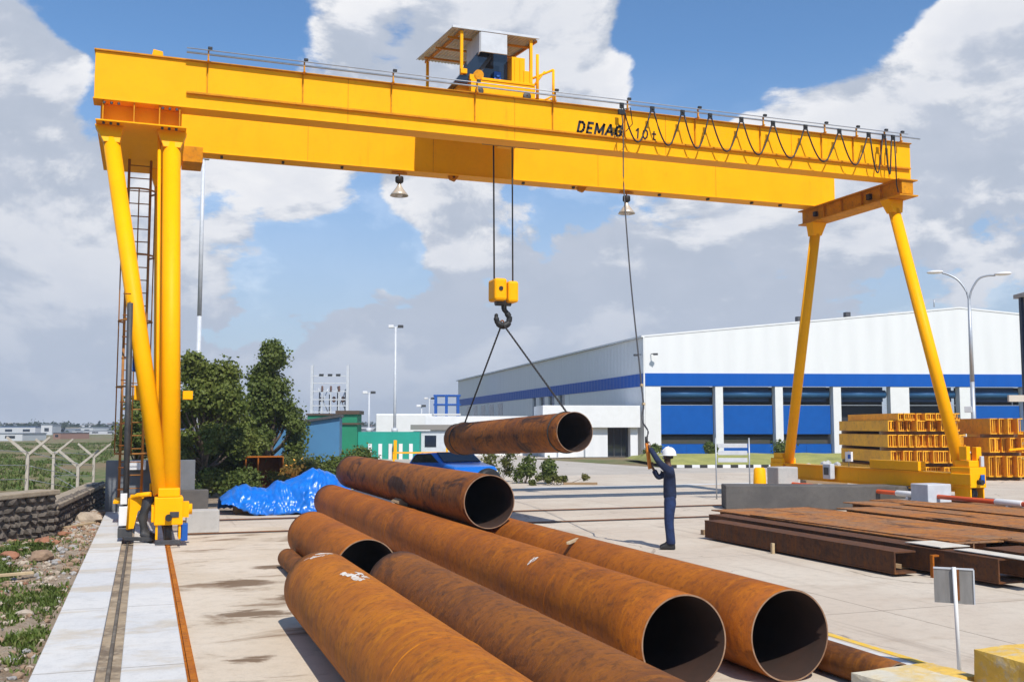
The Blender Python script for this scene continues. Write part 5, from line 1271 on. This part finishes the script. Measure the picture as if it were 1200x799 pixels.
# ------------------------------------------------------------------ stored yellow steel beams
def channel_mesh(w, h, L, th, name, mat):
    m = MB(); m.box((0,0,0), (w,L,th)).box((0,0,h-th), (w,L,h)).box((w-.02,.001,th), (w,L-.001,th+.06)).box((0,0.001,th), (th,L-.001,h-th)).box((w*.5,.03,th+.002), (w*.5+th*.6,.06,h-th-.002)); return m.build(name, mat)
def stack(x0, y0, ncol, layers, L, lab_, rz, w=.22, mat_s=STEELY):
    base = Vector((x0, y0, 0)); c, s = math.cos(rz), math.sin(rz)
    proto = {}
    for li, (z0, z1, off, nc) in enumerate(layers):
        h = z1 - z0
        word = ['bottom', 'second', 'third', 'top'][li] if li < len(layers)-1 else 'top'
        for k in range(nc):
            if h not in proto:
                o = channel_mesh(w-.012, h, L, .04, 'stored_beam', mat_s); proto[h] = o
            else:
                o = proto[h].copy(); COL.objects.link(o)
            lx = off + k*w; ly = random.uniform(-.30, .25)
            o.location = base + Vector((c*lx - s*ly, s*lx + c*ly, z0)); o.rotation_euler = (0, 0, rz)
            tag(o, 'ochre steel beam in the %s layer of the %s' % (word, lab_), 'steel beam', 'steel beams in the %s' % lab_)
        for k, ly in enumerate((.5, L-.8)):
            zz = layers[li][0] - .14
            if zz < 0: continue
            o = MB().box((off-.1, ly, 0), (off+nc*w+.1, ly+.14, .137)).build('timber', WOOD); o.location = base + Vector((0,0,zz)); o.rotation_euler = (0,0,rz)
            tag(o, '%s timber spacer under the %s layer of the %s' % (('near', 'far')[k], word, lab_), 'timber', 'timber spacers in the %s' % lab_)
stack(28.80, 34.30, 15, [(.15, .56, 0, 15), (.72, 1.22, 0, 15), (1.36, 1.88, 0, 15), (2.02, 2.46, 0.0, 14), (2.47, 2.76, .4, 12)], 6.0, 'big beam stack', R(-19))
stack(32.75, 33.0, 5, [(.15, 1.0, 0, 7), (1.15, 1.75, 0, 7), (1.9, 2.55, .1, 6)], 6.0, 'narrow beam stack', R(-19))
stack(34.9, 32.6, 5, [(.15, .75, 0, 7), (.9, 1.4, 0, 7), (1.55, 2.0, 0, 7)], 6.0, 'beam stack at the right picture edge', R(-19))
t = thing('stack_rack', 'yellow upright stanchion beside the narrow beam stack', 'stanchion', (34.25, 32.2, 0), R(-19))
abox(0, .13, 0, .13, 0, 2.72, 'upright', YEL, t); MB().prism([(.13,.02,.62),(.55,.02,.0),(.68,.02,.0),(.13,.02,.80)], (0,.08,0)).build('brace', YEL, t)
MB().prism([(-.9,.02,1.22),(.0,.02,1.30),(.0,.02,1.38),(-.9,.02,1.30)], (0,.08,0)).build('arm', YEL, t)
# pallet with goods by base beam
t = thing('pallet', 'small pallet of grey rubble on the grass edge by the crane base beam', 'pallet', (25.0, 33.5, 0), R(-19))
abox(-.8, .8, -.4, .4, 0, .14, 'deck', WOOD, t); cbm = MB(); r2 = random.Random(4)
for k in range(26): cbm.blob((r2.uniform(-.7,.7), r2.uniform(-.3,.3), .25+r2.uniform(0,.55)*(1)), .16, 1, .2, (1.2,1,.8), 0, k)
cbm.build('rubble_load', BLOCKM, t)
t = thing('meter_box', 'small grey meter box on the right crane base beam', 'box', (19.0, 25.1, 1.0))
abox(-.16, .0, -.18, .18, -.32, .12, 'casing', LGREY, t, .02); abox(-.185, -.161, -.1, .1, -.2, .02, 'cover', DKG, t)
t = thing('small_sign', 'small blue and white square sign above the right crane base beam', 'sign', (19.25, 24.6, 1.06))
MB().tube((0,0,0), (0,0,.45), .015, n=8).build('post', GREY, t); abox(-.13, .13, -.02, -.005, .14, .42, 'board', WHITE, t); abox(-.05, .05, -.026, -.021, .22, .34, 'mark', BLUEP, t)

# ------------------------------------------------------------------ left: stone wall, fence, rubble
STONE = pm('dark_stone', (.10, .085, .07), (.17, .14, .115), .95, 0, 5, .8, .5, 25, (.05, .04, .035), 15, .6)
MORT = pm('mortar', (.16, .13, .105), (.09, .075, .06), .95, 0, 5, .7, .4, 30)
COPE = pm('coping', (.34, .28, .20), (.22, .17, .12), .95, 0, 4, .7, .4, 20)
def stone_wall(a, b_, h, label, seed):
    a = Vector((*a, 0)); b_ = Vector((*b_, 0)); L = (b_-a).length; rz = math.atan2((b_-a).y, (b_-a).x)
    t = thing('stone_wall', label, 'stone wall', a, rz); r2 = random.Random(seed)
    MB().box((0, .04, -.05), (L, .40, h-.10)).build('wall_core', MORT, t)
    m = MB(); z = .0
    while z < h-.12:
        hh = r2.uniform(.09, .20); x = r2.uniform(-.1, 0)
        while x < L:
            w = r2.uniform(.10, .36); m.blob((min(L, x+w/2), .05, z+hh/2), .5, 1, .30, (w*1.0, .16+r2.random()*.10, hh*.98), 0, r2.random()*50, True, False); x += w
        z += hh
    m.build('stones', STONE, t)
    c = MB().box((-.02, -.06, h-.10), (L+.02, .46, h)).build('coping', COPE, t, .02)
    return t
stone_wall((-6.5, 14.0), (-1.62, 22.45), .95, 'taller rough stone wall running along the left picture edge', 3)
stone_wall((-1.66, 22.6), (-1.02, 31.2), .64, 'lower stretch of stone wall beyond the taller one', 4)
FCE = pm('fence_concrete', (.46, .42, .36), (.36, .32, .26), .9, 0, 6, .6)
def ypost(label, x, y, z0, h, rz, arm=.42):
    t = thing('fence_post', label, 'fence post', (x, y, z0), rz, 'Y shaped fence posts')
    MB().cbox((0,0,h/2), (.08,.08,h)).build('shaft', FCE, t, .008)
    for sgn in (1, -1): MB().prism([(0,-.04,h-.03), (sgn*arm,-.04,h+arm*.78), (sgn*arm+sgn*.02,-.04,h+arm*.78-.05), (sgn*.04,-.04,h-.09)], (0,.08,0)).build('arm', FCE, t)
    return t
fps = [(-2.85, 29.3, .0, 1.55, 'nearest Y shaped fence post, pale and sturdy, above the stone wall'), (-2.55, 33.5, .0, 1.45, 'second Y shaped fence post from the left'), (-1.75, 31.4, 0, 1.15, 'Y shaped fence post above the lower stone wall'), (-1.6, 37.5, .0, 1.25, 'Y shaped fence post just left of the grey end wall'), (-3.7, 25.2, .0, 1.72, 'Y shaped fence post at the left picture edge')]
for x, y, z, h, lb in fps: ypost(lb, x, y, z, h, R(-10), .52)
# chain-like bars between the arms
wires = MB()
pts = sorted([(p[0], p[1], p[3]) for p in fps], key=lambda p: p[1])
for (xa, ya, ha), (xb, yb, hb_) in zip(pts, pts[1:]):
    for dz in (.0, -.35, -.7): wires.tube((xa, ya, ha+dz), (xb, yb, hb_+dz), .008, n=4)
tag(wires.build('fence_wire', GREY), 'thin wires strung between the Y shaped fence posts', 'wire')
# rubble (uncountable) on the verge
STN = [pm('rubble_pale', (.42, .35, .27), (.30, .23, .17), .9, 0, 8, .7, .4, 30), pm('rubble_brown', (.30, .20, .13), (.20, .13, .08), .9, 0, 8, .7, .4, 30), pm('rubble_brick', (.30, .13, .07), (.22, .11, .07), .9, 0, 8, .7, .4, 30), pm('rubble_grey', (.36, .34, .32), (.22, .21, .20), .9, 0, 8, .7, .4, 30)]
m = MB(); r2 = random.Random(21)
def wx(y): return -1.62 - max(0, 22.4-y)*.58
cnt = 0
while cnt < 9000:
    y = 7 + 22*r2.random()**1.3; x = r2.uniform(max(-4.4, wx(y)+.1), -.93)
    if noise.noise(Vector((x*1.3, y*.8, 4))) < r2.uniform(-.5, .12): 
        if r2.random() < .65: continue
    s = .008 + .042*r2.random()**3.6
    if y > 17 and r2.random() < .3: s *= 1.6
    m.blob((x, y, rub_h(x, y)+s*.35), s, 1 if s > .03 else 0 or 1, .22, (1.2, 1, .75), r2.choices((0,1,2,3), (5,6,1.0,3))[0], r2.random()*90); cnt += 1
o = m.build('rubble', STN, None, fix=False); tag(o, kind='stuff')
# bigger lumps
for i, (x, y, s, mi, lb) in enumerate([(-1.15, 25.4, .26, 0, 'big pale broken stone lying by the slab end beside the lower stone wall'), (-1.75, 21.1, .15, 2, 'reddish brick lump at the foot of the stone wall'), (-1.55, 18.7, .17, 1, 'tan stone among red rubble left of the slab'), (-2.05, 19.0, .14, 2, 'orange brown brick lump left of the tan stone'), (-1.25, 13.2, .09, 0, 'white stone beside the weeds at bottom left'), (-1.45, 22.5, .12, 2, 'flat red brick between wall and slab')]):
    tag(MB().blob((0,0,0), s, 2, .25, (1.25, 1, .6), 0, i*7.7).build('stone', STN[mi]), lb, 'stone').location = (x, y, s*.4)
# a few bent rebars/wood strips
for i, (x, y, l, a, lb) in enumerate([(-1.35, 24.0, 1.5, 62, 'pale split plank lying at the foot of the lower stone wall'), (-1.9, 16.4, .9, 20, 'thin pale stick lying in the weeds')]):
    tag(MB().cbox((0,0,.05), (l, .07, .04)).build('plank', WOODL, None, .004), lb, 'plank').location = (x, y, .03); COL.objects[-1].rotation_euler = (0, 0, R(a))
# weeds on the verge and field grass: uncountable
def grass(name, pts, hmin, hmax, mat, blades, seed, wdt=.012):
    r2 = random.Random(seed); bm = bmesh.new()
    for (x, y, z) in pts:
        for _ in range(blades):
            a = r2.random()*6.28; h = r2.uniform(hmin, hmax); l = r2.uniform(.2, .9)*h; w = wdt*r2.uniform(.6, 1.6)
            bx, by = x + r2.gauss(0, .05), y + r2.gauss(0, .05); dx, dy = math.cos(a), math.sin(a)
            q = [(bx-dy*w, by+dx*w, z), (bx+dy*w, by-dx*w, z), (bx+dx*l*.5+dy*w, by+dy*l*.5-dx*w, z+h*.7), (bx+dx*l, by+dy*l, z+h)]
            bm.faces.new([bm.verts.new(p) for p in q])
    me = bpy.data.meshes.new(name); bm.to_mesh(me); bm.free(); me.materials.append(mat)
    o = bpy.data.objects.new(name, me); COL.objects.link(o); return tag(o, kind='stuff')
WEED = leaf_mat('weed_green', (.12, .17, .025), (.08, .12, .02), (.22, .21, .07))
pts = []; r2 = random.Random(8)
while len(pts) < 6500:
    y = r2.uniform(7, 22.5); x = r2.uniform(max(-4.3, wx(y)+.1), -.98)
    band = noise.noise(Vector((x*1.1, y*.42, 1.0))) + .35*noise.noise(Vector((x*4, y*3, 2)))
    band += .55 - abs(y - (13.5 + (x+1.6)*-3.2))*.11
    if r2.random() < min(1, max(.015, (band-.02)*2.6)): pts.append((x, y, rub_h(x, y)-.01))
grass('weeds', pts, .015, .085, WEED, 10, 2, .011)
pts = [(r2.uniform(-30, -2.2 if True else 0), 24+130*r2.random()**1.8, -.06) for _ in range(26000)]
pts = [p for p in pts if not (p[1] < 33 and p[0] > wx(p[1])-.5) and noise.noise(Vector((p[0]*.22, p[1]*.10, 3)))+.3*noise.noise(Vector((p[0]*1.2, p[1]*.6, 1))) > -.05]
grass('field_grass', pts, .05, .20, leaf_mat('field_green', (.085, .15, .025), (.16, .16, .05), (.12, .19, .03)), 6, 6, .03)

# distant town
r2 = random.Random(14)
tm = [pm('town_white', (.52, .53, .55)), pm('town_cream', (.48, .43, .36)), pm('town_blue', (.06, .12, .26)), pm('town_grey', (.20, .23, .28)), pm('town_brick', (.28, .16, .12))]  # white and grey carry painted distance haze as a bluish tint
cname = ['white', 'cream', 'blue roofed', 'grey', 'brick coloured']
def house(x, y, w, d, h, mi, ri, label):
    t = thing('distant_building', label, 'building', (x, y, 0), R(-19.8+r2.uniform(-15, 15)), 'distant buildings on the horizon')
    MB().box((-w/2,-d/2,-.2), (w/2,d/2,h)).build('wall', tm[mi], t)
    MB().box((-w/2-.1,-d/2-.1,h+.002), (w/2+.1,d/2+.1,h*1.1)).build('roof', tm[ri], t)
    m = MB(); nw = max(1, int(w/5))
    for k in range(nw): m.box((-w/2+(k+.3)*w/nw, -d/2-.06, h*.35), (-w/2+(k+.7)*w/nw, -d/2-.005, h*.7))
    m.build('window_row', GLASSD, t)
fwd = Vector((math.sin(PHI), math.cos(PHI), 0)); rgt = Vector((math.cos(PHI), -math.sin(PHI), 0))
for k in range(120):
    Rr = r2.uniform(300, 620); px = r2.uniform(-40, 520) if k < 108 else r2.uniform(1100, 1250)
    p = fwd*Rr + rgt*((px-600)/1190*Rr); w = r2.uniform(4, 16); h = r2.uniform(1.6, 3.6)*Rr/520; mi = r2.choices(range(5), (5,2,1.2,3,1))[0]; ri = r2.choices(range(5), (2,1,2,4,1))[0]
    house(p.x, p.y, w, 12, h, mi, ri, 'small %s building with a %s roof in the far town on the horizon' % (cname[mi].split()[0], cname[ri].split()[0]))
for k, (px, Rr, w, h, mi) in enumerate([(4, 170, 3.6, .85, 1), (29, 168, 4.0, 1.1, 0), (86, 190, 1.6, 1.1, 4), (62, 290, 3, 2.7, 0)]):
    p = fwd*Rr + rgt*((px-600)/1190*Rr); house(p.x, p.y, w, 8, h, mi, 3, ['long cream shed at the far edge of the field, leftmost', 'white shed at the far edge of the field next to the cream one', 'small brick hut at the far edge of the field', 'tall white building at the far edge of the field'][k])
# far tree belt as one mass
m = MB(); cl = []
for k in range(260):
    Rr = r2.uniform(330, 700); px = r2.uniform(-60, 560); p = fwd*Rr + rgt*((px-600)/1190*Rr); cl.append(((p.x, p.y, r2.uniform(.5, 1.8)), r2.uniform(3, 6)*Rr/500, .55))
foliage(m, cl, 24000, 1.6, r2); o = m.build('far_tree_belt', leaf_mat('far_leaf', (.035, .055, .035), (.05, .07, .045), (.03, .045, .03)), None, fix=False); tag(o, kind='stuff')

if HAZE:
    hz_ = MB().box((-640, -40, -1.2), (760, 760, 22)).build('haze', bpy.data.materials.new('haze_air'), None)
    hm_ = hz_.data.materials[0]; hm_.use_nodes = True; hn = hm_.node_tree; hn.nodes.clear()
    pv = hn.nodes.new('ShaderNodeVolumePrincipled'); pv.inputs['Color'].default_value = (.80, .88, 1, 1); pv.inputs['Density'].default_value = .0006; pv.inputs['Anisotropy'].default_value = .2
    ho_ = hn.nodes.new('ShaderNodeOutputMaterial'); hn.links.new(pv.outputs[0], ho_.inputs['Volume']); tag(hz_, kind='stuff')
